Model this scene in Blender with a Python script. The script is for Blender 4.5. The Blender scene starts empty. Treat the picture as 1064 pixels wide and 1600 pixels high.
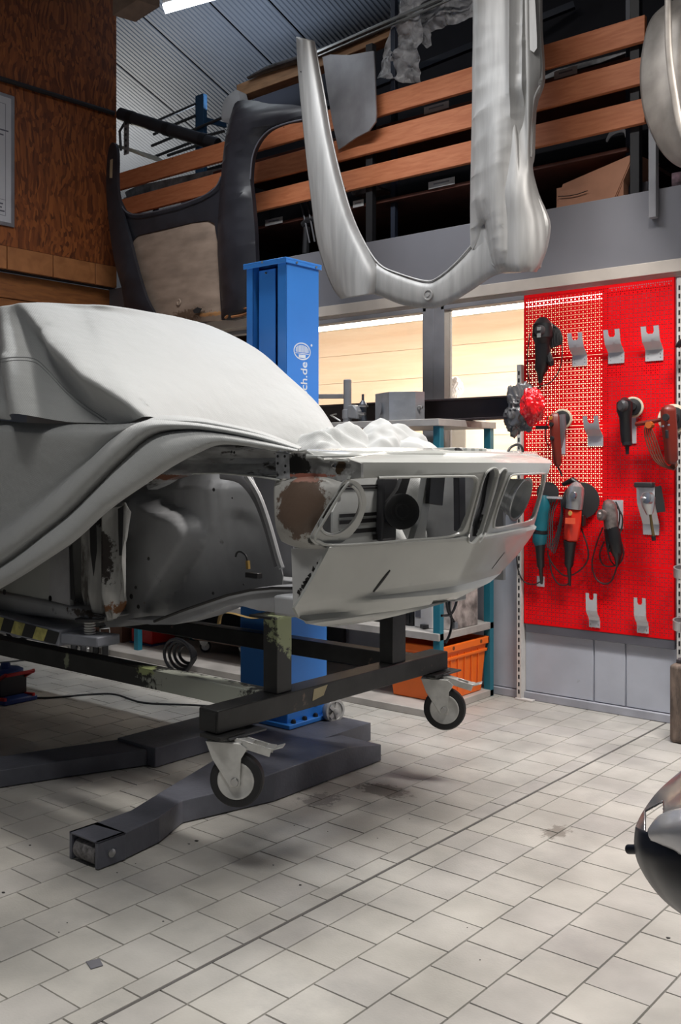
import bpy, bmesh, math, random
from mathutils import Vector, Matrix, noise
from mathutils.geometry import tessellate_polygon
random.seed(7)
scene = bpy.context.scene
COL = scene.collection
PI = math.pi

# ------------------------------------------------------------------ camera
F = 1540.0; CX = 532.0; HY = 728.0; CAMH = 1.5
TH = math.atan2(1273, F); CT, ST = math.cos(TH), math.sin(TH)
cam_d = bpy.data.cameras.new('camera'); cam = bpy.data.objects.new('camera', cam_d); COL.objects.link(cam)
cam_d.sensor_fit = 'HORIZONTAL'; cam_d.sensor_width = 36.0; cam_d.lens = F / 1064 * 36
cam_d.shift_y = -(800 - HY) / 1064.0
cam_d.clip_start = 0.05; cam_d.clip_end = 60
cam.location = (0, 0, CAMH); cam.rotation_euler = (PI / 2, 0, TH)
scene.camera = cam

# ------------------------------------------------------------------ world, lights, exposure
world = bpy.data.worlds.new('world'); scene.world = world; world.use_nodes = True
bg = world.node_tree.nodes['Background']; bg.inputs[0].default_value = (0.62, 0.66, 0.74, 1); bg.inputs[1].default_value = 0.07
scene.view_settings.view_transform = 'Standard'; scene.view_settings.look = 'None'
scene.view_settings.gamma = 1.0; scene.view_settings.use_curve_mapping = False
scene.view_settings.exposure = 0.0

def area(name, loc, size, power, col, rot=(0, 0, 0), spread=180):
    l = bpy.data.lights.new(name, 'AREA'); l.shape = 'RECTANGLE'; l.size, l.size_y = size; l.energy = power; l.color = col; l.spread = math.radians(spread)
    o = bpy.data.objects.new(name, l); COL.objects.link(o); o.location = loc; o.rotation_euler = rot
    return o
# long fluorescent rows under the hall roof (out of frame), an added fill for the railing, two upward fills for the loft roof, two in the room behind the windows
area('tube_light_near', (-1.0, 4.2, 4.5), (1.6, .4), 138, (1, .95, .9), spread=125)
area('fill_light_upper', (-3.2, 3.2, 5.6), (2.4, .3), 62, (1, .96, .92))  # unseen fill, added to brighten the railing and hanging panels
area('tube_light_front', (-2.0, 0.8, 4.6), (2.0, .3), 29, (1, .98, .95), spread=100)
area('tube_light_left', (-4.4, 4.1, 4.9), (2.4, .3), 50, (.93, .96, 1), (0, 0, 0), 140)
area('tube_light_loft', (-10.2, 7.3, 4.2), (1.4, .3), 60, (1, .93, .80), (PI, 0, 0))  # added warm fill facing up, brightens the left of the loft roof
area('fill_light_loft_b', (-7.0, 6.6, 4.9), (1.6, .3), 14, (.72, .84, 1), (PI, 0, 0))  # added bluish fill facing up, stands in for the roof lamp's glow
area('tube_light_room_a', (-4.5, 6.9, 2.85), (2.4, .3), 125, (1, .90, .80))
area('tube_light_room_c', (-9.0, 6.9, 2.85), (2.4, .3), 80, (1, .90, .80))
area('tube_light_room_b', (-1.9, 6.9, 2.85), (2.4, .3), 115, (1, .90, .80))

# ------------------------------------------------------------------ photo pixel -> point on a real plane of the place
def ray(px, py):
    a = (px - CX) / F; b = -(py - HY) / F
    return Vector((a * CT - ST, a * ST + CT, b))
CAMP = Vector((0, 0, CAMH))
def AY(px, py, v): r = ray(px, py); return CAMP + r * (v / r.y)
def AX(px, py, v): r = ray(px, py); return CAMP + r * (v / r.x)
def AZ(px, py, v): r = ray(px, py); return CAMP + r * ((v - CAMH) / r.z)
def AD(px, py, t): return CAMP + ray(px, py) * t

# ------------------------------------------------------------------ materials
def M(name, col, rough=.5, metal=0., var=.08, scale=6., bump=0., bscale=40., stain_shade=(), stretch=(1, 1, 1), emit=None, col2=None, c2scale=3., c2lo=.5, c2hi=.6, coat=0.):
    m = bpy.data.materials.new(name); m.use_nodes = True; nt = m.node_tree; N = nt.nodes; L = nt.links
    b = N['Principled BSDF']; b.inputs['Roughness'].default_value = rough; b.inputs['Metallic'].default_value = metal
    if coat: b.inputs['Coat Weight'].default_value = coat
    g = N.new('ShaderNodeNewGeometry'); mp = N.new('ShaderNodeMapping'); mp.inputs['Scale'].default_value = stretch
    L.new(g.outputs['Position'], mp.inputs['Vector'])
    n = N.new('ShaderNodeTexNoise'); n.inputs['Scale'].default_value = scale; n.inputs['Detail'].default_value = 6
    L.new(mp.outputs[0], n.inputs['Vector'])
    r = N.new('ShaderNodeMapRange'); r.inputs['From Min'].default_value = .3; r.inputs['From Max'].default_value = .7
    r.inputs['To Min'].default_value = 1 - var * 2; r.inputs['To Max'].default_value = 1 + var
    L.new(n.outputs['Fac'], r.inputs['Value'])
    mx = N.new('ShaderNodeMix'); mx.data_type = 'RGBA'; mx.blend_type = 'MULTIPLY'; mx.inputs[0].default_value = 1
    mx.inputs[6].default_value = (*col, 1); L.new(r.outputs[0], mx.inputs[7])
    out = mx.outputs[2]
    def blend(prev, fac, c):
        q = N.new('ShaderNodeMix'); q.data_type = 'RGBA'; L.new(fac, q.inputs[0]); L.new(prev, q.inputs[6]); q.inputs[7].default_value = (*c, 1); return q.outputs[2]
    if col2:
        n2 = N.new('ShaderNodeTexNoise'); n2.inputs['Scale'].default_value = c2scale; n2.inputs['Detail'].default_value = 8; n2.inputs['Roughness'].default_value = .65
        L.new(mp.outputs[0], n2.inputs['Vector'])
        r2 = N.new('ShaderNodeMapRange'); r2.inputs['From Min'].default_value = c2lo; r2.inputs['From Max'].default_value = c2hi; r2.clamp = True
        L.new(n2.outputs['Fac'], r2.inputs['Value']); out = blend(out, r2.outputs[0], col2)
    for (c, rad, sc, thr) in stain_shade:            # c centre, rad (x,y,z) reach, sc colour, thr coverage
        sb = N.new('ShaderNodeVectorMath'); sb.operation = 'SUBTRACT'; L.new(g.outputs['Position'], sb.inputs[0]); sb.inputs[1].default_value = c
        dv = N.new('ShaderNodeVectorMath'); dv.operation = 'DIVIDE'; L.new(sb.outputs[0], dv.inputs[0]); dv.inputs[1].default_value = rad
        ln = N.new('ShaderNodeVectorMath'); ln.operation = 'LENGTH'; L.new(dv.outputs[0], ln.inputs[0])
        n3 = N.new('ShaderNodeTexNoise'); n3.inputs['Scale'].default_value = 28; n3.inputs['Detail'].default_value = 8; n3.inputs['Roughness'].default_value = .7
        L.new(g.outputs['Position'], n3.inputs['Vector'])
        ad = N.new('ShaderNodeMath'); ad.operation = 'MULTIPLY_ADD'; L.new(n3.outputs['Fac'], ad.inputs[0]); ad.inputs[1].default_value = 1.6; 
        L.new(ln.outputs['Value'], ad.inputs[2])
        r3 = N.new('ShaderNodeMapRange'); r3.inputs['From Min'].default_value = thr + .8; r3.inputs['From Max'].default_value = thr + .68; r3.clamp = True
        L.new(ad.outputs[0], r3.inputs['Value']); out = blend(out, r3.outputs[0], sc)
    L.new(out, b.inputs['Base Color'])
    if bump:
        nb = N.new('ShaderNodeTexNoise'); nb.inputs['Scale'].default_value = bscale; nb.inputs['Detail'].default_value = 4
        L.new(mp.outputs[0], nb.inputs['Vector'])
        bu = N.new('ShaderNodeBump'); bu.inputs['Strength'].default_value = bump; bu.inputs['Distance'].default_value = .01
        L.new(nb.outputs['Fac'], bu.inputs['Height']); L.new(bu.outputs[0], b.inputs['Normal'])
    if emit:
        b.inputs['Emission Color'].default_value = (*emit[0], 1); b.inputs['Emission Strength'].default_value = emit[1]
    return m

# ------------------------------------------------------------------ objects
def origin(o):
    v = Vector((0, 0, 0))
    while o is not None: v += o.location; o = o.parent
    return v
def tag(o, label=None, cat=None, group=None, kind=None):
    if label: o['label'] = label
    if cat: o['category'] = cat
    if group: o['group'] = group
    if kind: o['kind'] = kind
    return o
def thing(name, label, cat, loc, group=None):
    o = bpy.data.objects.new(name, None); COL.objects.link(o); o.location = loc; o.empty_display_size = .1
    return tag(o, label, cat, group)

class MB:
    """collects shapes (world coordinates) and links them as ONE mesh object"""
    def __init__(s): s.v = []; s.f = []
    def add(s, vs, fs):
        k = len(s.v); s.v += [tuple(v) for v in vs]; s.f += [tuple(i + k for i in f) for f in fs]; return s
    def box(s, a, b, rot=0, piv=None):
        x0, x1 = sorted((a[0], b[0])); y0, y1 = sorted((a[1], b[1])); z0, z1 = sorted((a[2], b[2]))
        vs = [Vector(p) for p in [(x0, y0, z0), (x1, y0, z0), (x1, y1, z0), (x0, y1, z0), (x0, y0, z1), (x1, y0, z1), (x1, y1, z1), (x0, y1, z1)]]
        if rot:
            c = Vector(piv) if piv is not None else (vs[0] + vs[6]) / 2
            R = Matrix.Rotation(rot, 3, 'Z'); vs = [R @ (v - c) + c for v in vs]
        return s.add(vs, [(0, 3, 2, 1), (4, 5, 6, 7), (0, 1, 5, 4), (1, 2, 6, 5), (2, 3, 7, 6), (3, 0, 4, 7)])
    def bar(s, p, q, w, h, up=(0, 0, 1)):
        p = Vector(p); q = Vector(q); d = (q - p).normalized(); u = Vector(up); sd = d.cross(u).normalized(); u = sd.cross(d)
        vs = []
        for e in (p, q):
            for (i, j) in ((-1, -1), (1, -1), (1, 1), (-1, 1)): vs.append(e + sd * w / 2 * i + u * h / 2 * j)
        return s.add(vs, [(0, 1, 2, 3), (7, 6, 5, 4), (0, 4, 5, 1), (1, 5, 6, 2), (2, 6, 7, 3), (3, 7, 4, 0)])
    def tube(s, pts, r, n=10, caps=True, flat=1.0, up=None):
        pts = [Vector(p) for p in pts]; rs = r if isinstance(r, (list, tuple)) else [r] * len(pts)
        vs = []; fs = []; pu = Vector(up) if up is not None else None
        for i, p in enumerate(pts):
            d = (pts[min(i + 1, len(pts) - 1)] - pts[max(i - 1, 0)])
            d = d.normalized() if d.length > 1e-9 else Vector((0, 0, 1))
            if pu is None: pu = Vector((0, 0, 1)) if abs(d.z) < .9 else Vector((1, 0, 0))
            a = d.cross(pu)
            if a.length < 1e-5: a = d.cross(Vector((0, 1, 0.01)))
            a.normalize(); b = a.cross(d).normalized(); pu = b
            for k in range(n):
                t = 2 * PI * k / n; vs.append(p + a * math.cos(t) * rs[i] + b * math.sin(t) * rs[i] * flat)
        for i in range(len(pts) - 1):
            for k in range(n):
                k2 = (k + 1) % n; fs.append((i * n + k, i * n + k2, (i + 1) * n + k2, (i + 1) * n + k))
        if caps: fs.append(tuple(range(n))[::-1]); fs.append(tuple((len(pts) - 1) * n + k for k in range(n)))
        return s.add(vs, fs)
    def lathe(s, c, ax, prof, n=24):
        """prof: list of (distance along axis, radius)"""
        c = Vector(c); ax = Vector(ax).normalized(); u = Vector((0, 0, 1)) if abs(ax.z) < .9 else Vector((1, 0, 0))
        a = ax.cross(u).normalized(); b = ax.cross(a).normalized(); vs = []; fs = []
        for (t, r) in prof:
            for k in range(n):
                an = 2 * PI * k / n; vs.append(c + ax * t + (a * math.cos(an) + b * math.sin(an)) * max(r, 1e-4))
        for i in range(len(prof) - 1):
            for k in range(n):
                k2 = (k + 1) % n; fs.append((i * n + k, i * n + k2, (i + 1) * n + k2, (i + 1) * n + k))
        fs.append(tuple(range(n))[::-1]); fs.append(tuple((len(prof) - 1) * n + k for k in range(n)))
        return s.add(vs, fs)
    def prism(s, poly, off):
        n = len(poly); off = Vector(off); p = [Vector(q) for q in poly]
        s.add(p + [q + off for q in p], [tuple(range(n))[::-1], tuple(range(n, 2 * n))] + [(i, (i + 1) % n, (i + 1) % n + n, i + n) for i in range(n)])
        return s
    def build(s, name, mat, parent=None, smooth=35, bevel=0., label=None, kind=None, bseg=2, sub=0, solid=0., loc=None):
        o0 = origin(parent) if parent is not None else (Vector(loc) if loc is not None else Vector((0, 0, 0)))
        me = bpy.data.meshes.new(name)
        me.from_pydata([tuple(Vector(v) - o0) for v in s.v], [], s.f)
        bm = bmesh.new(); bm.from_mesh(me); bmesh.ops.recalc_face_normals(bm, faces=bm.faces); bm.to_mesh(me); bm.free()
        if smooth: me.shade_smooth(); me.set_sharp_from_angle(angle=math.radians(smooth))
        me.materials.append(mat)
        o = bpy.data.objects.new(name, me); COL.objects.link(o)
        if parent is not None: o.parent = parent
        elif loc is not None: o.location = loc
        if solid:
            md = o.modifiers.new('solid', 'SOLIDIFY'); md.thickness = solid; md.offset = 0
        if bevel:
            md = o.modifiers.new('bevel', 'BEVEL'); md.width = bevel; md.segments = bseg; md.limit_method = 'ANGLE'; md.angle_limit = .6; md.harden_normals = False
        if sub:
            md = o.modifiers.new('sub', 'SUBSURF'); md.levels = sub; md.render_levels = sub
        return tag(o, label, None, None, kind)

def seg_dist(p, a, b):
    ax, ay = a; bx, by = b; dx, dy = bx - ax, by - ay; L2 = dx * dx + dy * dy
    t = 0 if L2 == 0 else max(0, min(1, ((p[0] - ax) * dx + (p[1] - ay) * dy) / L2))
    return math.hypot(p[0] - ax - t * dx, p[1] - ay - t * dy)
def spline(pts, k=4, closed=True):
    """Catmull-Rom through points"""
    n = len(pts); out = []
    for i in range(n if closed else n - 1):
        g = lambda j: Vector(pts[j % n]) if closed else Vector(pts[max(0, min(n - 1, j))])
        p0, p1, p2, p3 = g(i - 1), g(i), g(i + 1), g(i + 2)
        for q in range(k):
            t = q / k
            out.append(tuple(.5 * ((2 * p1) + (p2 - p0) * t + (2 * p0 - 5 * p1 + 4 * p2 - p3) * t * t + (3 * p1 - p0 - 3 * p2 + p3) * t ** 3)))
    if not closed: out.append(tuple(pts[-1]))
    return out
def plate(mb, outer, holes, fmap, th, step, puff=None):
    """sheet with holes. outer / holes are 2-D outlines, fmap(u, v, w) -> point, w = height above the sheet plane (towards the viewer)."""
    loops = [[Vector((p[0], p[1], 0)) for p in L] for L in [outer] + list(holes)]
    tri = tessellate_polygon(loops); flat = [p for L in loops for p in L]
    bm = bmesh.new(); bv = [bm.verts.new(p) for p in flat]
    for t in tri:
        try: bm.faces.new([bv[i] for i in t])
        except ValueError: pass
    us = [p.x for p in flat]; vs_ = [p.y for p in flat]
    for (lo, hi, ax) in ((min(us), max(us), 0), (min(vs_), max(vs_), 1)):
        k = max(1, int((hi - lo) / step))
        for i in range(1, k):
            c = [0, 0, 0]; c[ax] = lo + (hi - lo) * i / k; nn = [0, 0, 0]; nn[ax] = 1
            bmesh.ops.bisect_plane(bm, geom=bm.verts[:] + bm.edges[:] + bm.faces[:], plane_co=c, plane_no=nn, dist=1e-6)
    bmesh.ops.remove_doubles(bm, verts=bm.verts[:], dist=1e-5)
    bm.verts.ensure_lookup_table(); bm.verts.index_update()
    segs = [(L[i], L[(i + 1) % len(L)]) for L in [outer] + list(holes) for i in range(len(L))]
    F_, B_ = [], []; H = {}
    if puff:
        for v in bm.verts:
            d = min(seg_dist((v.co.x, v.co.y), a, b) for a, b in segs); q = min(1, d / puff[1]); H[v] = puff[0] * math.sqrt(max(0, 1 - (1 - q) ** 2))
        nb = {v: [e.other_vert(v) for e in v.link_edges] for v in bm.verts if not any(len(e.link_faces) == 1 for e in v.link_edges)}
        for _ in range(50):
            H2 = dict(H)
            for v, L in nb.items():
                ws = [1 / max(.004, (q.co - v.co).length) for q in L]; H2[v] = .4 * H[v] + .6 * sum(H[q] * a for q, a in zip(L, ws)) / sum(ws)
            H = H2
    for v in bm.verts:
        u, w = v.co.x, v.co.y; h = H.get(v, 0)
        F_.append(fmap(u, w, h)); B_.append(fmap(u, w, (0 if puff else h) - th))
    n = len(F_); fs = []
    for f in bm.faces:
        ids = [v.index for v in f.verts]; fs.append(tuple(ids)); fs.append(tuple(i + n for i in reversed(ids)))
    for e in bm.edges:
        if len(e.link_faces) == 1:
            a, b = e.verts[0].index, e.verts[1].index; fs.append((a, b, b + n, a + n))
    bm.free()
    return mb.add(F_ + B_, fs)
def pxplate(outer_px, holes_px, Y, th, step, puff=None, mb=None, bend=None):
    """sheet whose outline lies on the wall-parallel plane y = Y"""
    mb = mb or MB()
    cv = lambda L: [(AY(x, y, Y).x, AY(x, y, Y).z) for x, y in L]
    bend = bend or (lambda u, v: 0)
    return plate(mb, cv(outer_px), [cv(h) for h in holes_px], lambda u, v, w: Vector((u, Y - w - bend(u, v), v)), th, step, puff)
def interp_row(row, t):
    """row: list of points, t in 0..1, Catmull-Rom"""
    n = len(row) - 1; f = t * n; i = min(int(f), n - 1); t = f - i
    g = lambda j: Vector(row[max(0, min(n, j))])
    p0, p1, p2, p3 = g(i - 1), g(i), g(i + 1), g(i + 2)
    return .5 * ((2 * p1) + (p2 - p0) * t + (2 * p0 - 5 * p1 + 4 * p2 - p3) * t * t + (3 * p1 - p0 - 3 * p2 + p3) * t ** 3)
def net(mb, rows, nu, nv, disp=None):
    """smooth sheet through a net of control points"""
    vs = []; fs = []
    R = [[interp_row(r, i / nu) for i in range(nu + 1)] for r in rows]
    for j in range(nv + 1):
        for i in range(nu + 1):
            p = interp_row([r[i] for r in R], j / nv)
            if disp: p = disp(p, i / nu, j / nv)
            vs.append(p)
    for j in range(nv):
        for i in range(nu):
            a = j * (nu + 1) + i; fs.append((a, a + 1, a + nu + 2, a + nu + 1))
    return mb.add(vs, fs)
def copy_tree(o, loc=None, parent=None, label=None):
    c = o.copy(); COL.objects.link(c)
    if parent is not None: c.parent = parent
    if loc is not None: c.location = loc
    if label: c['label'] = label
    for ch in list(o.children): copy_tree(ch, None, c)
    return c
# ================================================================== SETTING
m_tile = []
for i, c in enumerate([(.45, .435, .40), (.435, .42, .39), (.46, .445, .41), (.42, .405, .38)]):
    m_tile.append(M('floor_tile_%d' % i, c, .42, var=.12, scale=3.5, bump=.12, bscale=120, col2=(.30, .29, .28), c2scale=3.0, c2lo=.52, c2hi=.85, stain_shade=[(tuple(AZ(600, 1235, 0)), (.22, .13, .2), (.17, .16, .145), .62), (tuple(AZ(870, 1300, 0)), (.10, .16, .2), (.24, .225, .20), .5), (tuple(AZ(500, 1250, 0)), (.16, .2, .2), (.22, .21, .20), .5)]))  # trolley shadow painted as dark patches on the tiles, beside a real smudge
m_grout = M('grout', (.25, .24, .225), .8)
YW = 5.67
floor = MB().box((-12, -3, -.12), (4, YW, -.008)).build('floor', m_grout, kind='structure')
edges = []
x = -2.20
rows = [(-2.196, -2.08), (-2.29, -2.204)]
for k in range(14): rows.append((-2.08 + .2 * k, -1.88 + .2 * k))
for k in range(28): rows.append((-2.49 - .2 * k, -2.29 - .2 * k))
tile_mesh = {}
def tile_me(w, l, z):
    key = (round(w, 3), round(l, 3))
    if key not in tile_mesh:
        g = .0010; e = .0022
        vs = [(g, g, -.008), (w - g, g, -.008), (w - g, l - g, -.008), (g, l - g, -.008), (g + e, g + e, 0), (w - g - e, g + e, 0), (w - g - e, l - g - e, 0), (g + e, l - g - e, 0)]
        me = bpy.data.meshes.new('tile'); me.from_pydata(vs, [], [(4, 5, 6, 7), (0, 1, 5, 4), (1, 2, 6, 5), (2, 3, 7, 6), (3, 0, 4, 7)])
        mes = []
        for m in m_tile:
            q = me.copy(); q.materials.append(m); mes.append(q)
        tile_mesh[key] = mes
    return tile_mesh[key]
MB().box((-2.2045, -1, -.008), (-2.1955, YW, -.0008)).build('movement_joint', M('dark_joint', (.09, .085, .08), .8), floor, smooth=0)
cand = []
for ri, (xa, xb) in enumerate(rows):
    idx = round((xa + 2.08) / .2)
    off = 2.25 if idx % 2 == 0 else 2.15
    if ri == 0: off = 2.25
    if ri == 1: off = 2.19
    for k in range(-22, 18):
        ya = off + .2028 * k; yb = ya + .2028
        if ya > YW: continue
        yb = min(yb, YW)
        cx, cy = (xa + xb) / 2, (ya + yb) / 2
        d = -cx * ST + cy * CT; a = cx * CT + cy * ST
        px = CX + F * a / d if d > .3 else 1e6; py = HY + F * CAMH / d if d > .3 else 1e6
        size = (1 / d) ** 3 if d > .3 else 0
        vis = d > .3 and -60 < px < 1120 and py < 1660
        cand.append((vis, size, xa, ya, xb - xa, yb - ya))
cand.sort(key=lambda c: (-c[0], -c[1]))
far = MB()
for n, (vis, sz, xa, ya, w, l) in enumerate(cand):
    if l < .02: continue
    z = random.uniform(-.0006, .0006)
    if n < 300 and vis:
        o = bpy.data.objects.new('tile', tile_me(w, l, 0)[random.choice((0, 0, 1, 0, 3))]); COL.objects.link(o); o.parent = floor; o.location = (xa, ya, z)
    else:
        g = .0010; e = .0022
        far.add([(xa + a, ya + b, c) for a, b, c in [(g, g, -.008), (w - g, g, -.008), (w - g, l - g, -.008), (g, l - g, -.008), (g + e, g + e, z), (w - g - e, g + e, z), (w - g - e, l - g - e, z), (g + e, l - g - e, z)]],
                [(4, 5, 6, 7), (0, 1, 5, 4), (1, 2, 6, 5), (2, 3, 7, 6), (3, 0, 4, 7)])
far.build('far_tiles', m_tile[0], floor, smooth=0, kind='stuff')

# ---- back wall: painted boards below and beside the windows
m_wall = M('painted_wall', (.44, .465, .53), .6, var=.07, scale=3, bump=.05, col2=(.30, .30, .33), c2scale=9, c2lo=.66, c2hi=.72)
m_fascia = M('grey_fascia', (.21, .21, .235), .55, var=.05, scale=2)
m_cream = M('cream_trim', (.62, .56, .50), .5, var=.05)
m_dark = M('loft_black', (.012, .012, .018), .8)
wall = MB()
wall.box((-12, YW, 0), (1.5, YW + .14, 1.0)).box((-12, YW, 1.0), (1.5, YW + .14, 1.26))
wall.box((-2.57, YW, 1.26), (1.5, YW + .14, 2.6)).box((-12, YW, 1.26), (-6.3, YW + .14, 2.6))
wall = wall.build('wall_back', m_wall, kind='structure')
for a, b in [(-9, -5.4), (-5.4, -4.6), (-4.6, -3.9), (-3.9, -3.135), (-3.13, -2.66), (-2.655, -2.455), (-2.45, -1.7), (-1.7, 1.5)]:
    MB().box((a + .002, YW - .012, .055), (b - .002, YW + .01, .46 if a > -3.14 else 1.25)).build('wall_panel', m_wall, wall, bevel=.002, bseg=1)
MB().box((-9, YW - .03, 0), (1.5, YW, .05)).build('baseboard_back', M('baseboard_grey', (.36, .37, .42), .6, var=.1), kind='structure', bevel=.004)
# loft edge: grey fascia, cream strip under it
MB().box((-9, YW - .01, 2.70), (1.5, YW + .14, 3.13)).build('trim_1', m_fascia, kind='structure', bevel=.003)
MB().box((-9, YW - .035, 2.625), (1.5, YW + .14, 2.70)).box((-9, YW - .015, 2.6), (1.5, YW + .14, 2.625)).build('trim_2', m_cream, kind='structure', bevel=.003)
# ---- windows to the next room
def glass_mat():
    m = bpy.data.materials.new('window_glass'); m.use_nodes = True; nt = m.node_tree; N = nt.nodes; N.remove(N['Principled BSDF'])
    t = N.new('ShaderNodeBsdfTransparent'); t.inputs[0].default_value = (.95, .96, .95, 1); g = N.new('ShaderNodeBsdfGlossy'); g.inputs['Roughness'].default_value = .02
    fr = N.new('ShaderNodeFresnel'); fr.inputs[0].default_value = 1.45; mx = N.new('ShaderNodeMixShader')
    nt.links.new(fr.outputs[0], mx.inputs[0]); nt.links.new(t.outputs[0], mx.inputs[1]); nt.links.new(g.outputs[0], mx.inputs[2]); nt.links.new(mx.outputs[0], N['Material Output'].inputs[0])
    return m
m_glass = glass_mat()
m_frame = M('grey_window_frame', (.23, .23, .25), .5)
for i, (a, b) in enumerate([(-6.3, -3.90), (-3.78, -2.57)]):
    fr = MB()
    fr.box((a - (.05 if i == 0 else .06), YW - .02, 1.26), (a + .03, YW + .08, 2.6)).box((b - .03, YW - .02, 1.26), (b + (.06 if i == 0 else .0), YW + .08, 2.6))
    fr.box((a, YW - .02, 2.57), (b, YW + .08, 2.6)).box((a, YW - .02, 1.26), (b, YW + .08, 1.30))
    fr = fr.build('window_%d' % (i + 1), m_frame, kind='structure', bevel=.003)
    MB().box((a + .03, YW + .05, 1.30), (b - .03, YW + .056, 2.57)).build('pane', m_glass, fr, smooth=0)
# ---- room behind: timber wall, floor, ceiling, lamps
def wood(name, c1, c2, sc=(1.2, 1.2, 14), rough=.55, knots=True):
    m = bpy.data.materials.new(name); m.use_nodes = True; nt = m.node_tree; N = nt.nodes; L = nt.links; b = N['Principled BSDF']; b.inputs['Roughness'].default_value = rough
    g = N.new('ShaderNodeNewGeometry'); mp = N.new('ShaderNodeMapping'); mp.inputs['Scale'].default_value = sc; L.new(g.outputs['Position'], mp.inputs[0])
    n = N.new('ShaderNodeTexNoise'); n.inputs['Scale'].default_value = 3; n.inputs['Detail'].default_value = 6; n.inputs['Distortion'].default_value = .6; L.new(mp.outputs[0], n.inputs[0])
    cr = N.new('ShaderNodeValToRGB'); cr.color_ramp.elements[0].position = .35; cr.color_ramp.elements[0].color = (*c1, 1); cr.color_ramp.elements[1].position = .65; cr.color_ramp.elements[1].color = (*c2, 1)
    L.new(n.outputs['Fac'], cr.inputs[0]); out = cr.outputs[0]
    if knots:
        v = N.new('ShaderNodeTexVoronoi'); v.inputs['Scale'].default_value = 4.5; L.new(g.outputs['Position'], v.inputs['Vector'])
        r = N.new('ShaderNodeMapRange'); r.inputs['From Min'].default_value = .045; r.inputs['From Max'].default_value = .03; L.new(v.outputs['Distance'], r.inputs['Value'])
        mx = N.new('ShaderNodeMix'); mx.data_type = 'RGBA'; L.new(r.outputs[0], mx.inputs[0]); L.new(out, mx.inputs[6]); mx.inputs[7].default_value = (c1[0] * .3, c1[1] * .25, c1[2] * .25, 1); out = mx.outputs[2]
    L.new(out, b.inputs['Base Color'])
    return m
m_roomwood = wood('room_timber', (.80, .60, .44), (.84, .67, .52), (.5, .5, 6), .6, False)
m_white = M('white_paint', (.8, .76, .7), .6, var=.03)
fw = MB().box((-16, 8.31, 0), (2, 8.4, 3.0)).build('wall_far', m_white, kind='structure')
z = 0
while z < 2.95:
    h = .30; MB().box((-16, 8.29, z + .002), (2, 8.31, min(z + h, 3.0) - .002)).build('timber_plank', m_roomwood, fw, smooth=0); z += h
MB().box((-16, YW + .14, -.1), (2, 8.4, 0)).build('floor_room', M('room_floor', (.5, .46, .4), .6), kind='structure')
MB().box((-16, YW + .14, 2.98), (2, 8.4, 3.08)).build('ceiling_room', m_white, kind='structure')
m_lamp = M('lamp_tube', (1, 1, 1), .5, emit=((1, .93, .82), 9))
m_lampbody = M('lamp_body', (.8, .8, .8), .5)
for k, (x0, x1) in enumerate([(-10.5, -5.12), (-5.02, -3.0), (-2.9, -1.0)]):
    t = thing('tube_lamp', ['glowing tube lamp behind the left end of the windows', 'glowing tube lamp behind the window beside the mullion', 'glowing tube lamp behind the red tool board'][k], 'lamp', ((x0 + x1) / 2, 7.4, 2.9), 'lamps in the room behind the windows')
    MB().box((x0, 7.34, 2.94), (x1, 7.46, 2.976)).build('lamp_body', m_lampbody, t, bevel=.005)
    MB().box((x0 + .02, 7.35, 2.84), (x1 - .02, 7.45, 2.94)).build('tube', m_lamp, t)

# ---- OSB wall on the left with its edge boards, poster, cable
def osb_mat():
    m = bpy.data.materials.new('osb_board'); m.use_nodes = True; nt = m.node_tree; N = nt.nodes; L = nt.links; b = N['Principled BSDF']; b.inputs['Roughness'].default_value = .5
    g = N.new('ShaderNodeNewGeometry'); mp = N.new('ShaderNodeMapping'); mp.inputs['Scale'].default_value = (1, 52, 15); L.new(g.outputs['Position'], mp.inputs[0])
    nw = N.new('ShaderNodeTexNoise'); nw.inputs['Scale'].default_value = 2.5; L.new(g.outputs['Position'], nw.inputs[0])
    ad = N.new('ShaderNodeVectorMath'); ad.operation = 'MULTIPLY_ADD'; L.new(nw.outputs['Color'], ad.inputs[0]); ad.inputs[1].default_value = (0, 9, 9); L.new(mp.outputs[0], ad.inputs[2])
    v = N.new('ShaderNodeTexVoronoi'); v.inputs['Scale'].default_value = 1.0; L.new(ad.outputs[0], v.inputs['Vector'])
    sp = N.new('ShaderNodeSeparateColor'); L.new(v.outputs['Color'], sp.inputs[0])
    cr = N.new('ShaderNodeValToRGB'); e = cr.color_ramp.elements; e[0].position = 0; e[0].color = (.095, .024, .007, 1); e[1].position = 1; e[1].color = (.33, .10, .024, 1)
    q = e.new(.5); q.color = (.20, .055, .014, 1); L.new(sp.outputs[0], cr.inputs[0]); L.new(cr.outputs[0], b.inputs['Base Color'])
    return m
XO = -7.36
MB().box((XO - .1, 1.2, 3.33), (XO, YW, 6.4)).build('wall_left', osb_mat(), kind='structure', smooth=0)
m_pine = wood('edge_board', (.30, .115, .038), (.40, .16, .055), (1, 3, 3))
m_pine2 = wood('timber_beam', (.20, .07, .02), (.30, .11, .03), (1, 2, 14))
tl = MB().box((XO - .1, 1.2, 3.13), (XO - .02, YW, 3.33)).build('trim_3', m_dark, kind='structure')
yy = [1.2, 2.3, 3.4, AX(10, 400, XO).y, AX(82, 400, XO).y, AX(148, 400, XO).y, YW]
for a, b in zip(yy[:-1], yy[1:]):
    MB().box((XO - .03, a + .004, 3.135), (XO + .012, b - .004, 3.325)).build('board', m_pine, tl, bevel=.003, bseg=1)
wl = MB().box((XO - .25, 1.2, 2.0), (XO - .13, YW, 3.13)).build('wall_left_lower', m_dark, kind='structure')
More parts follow.
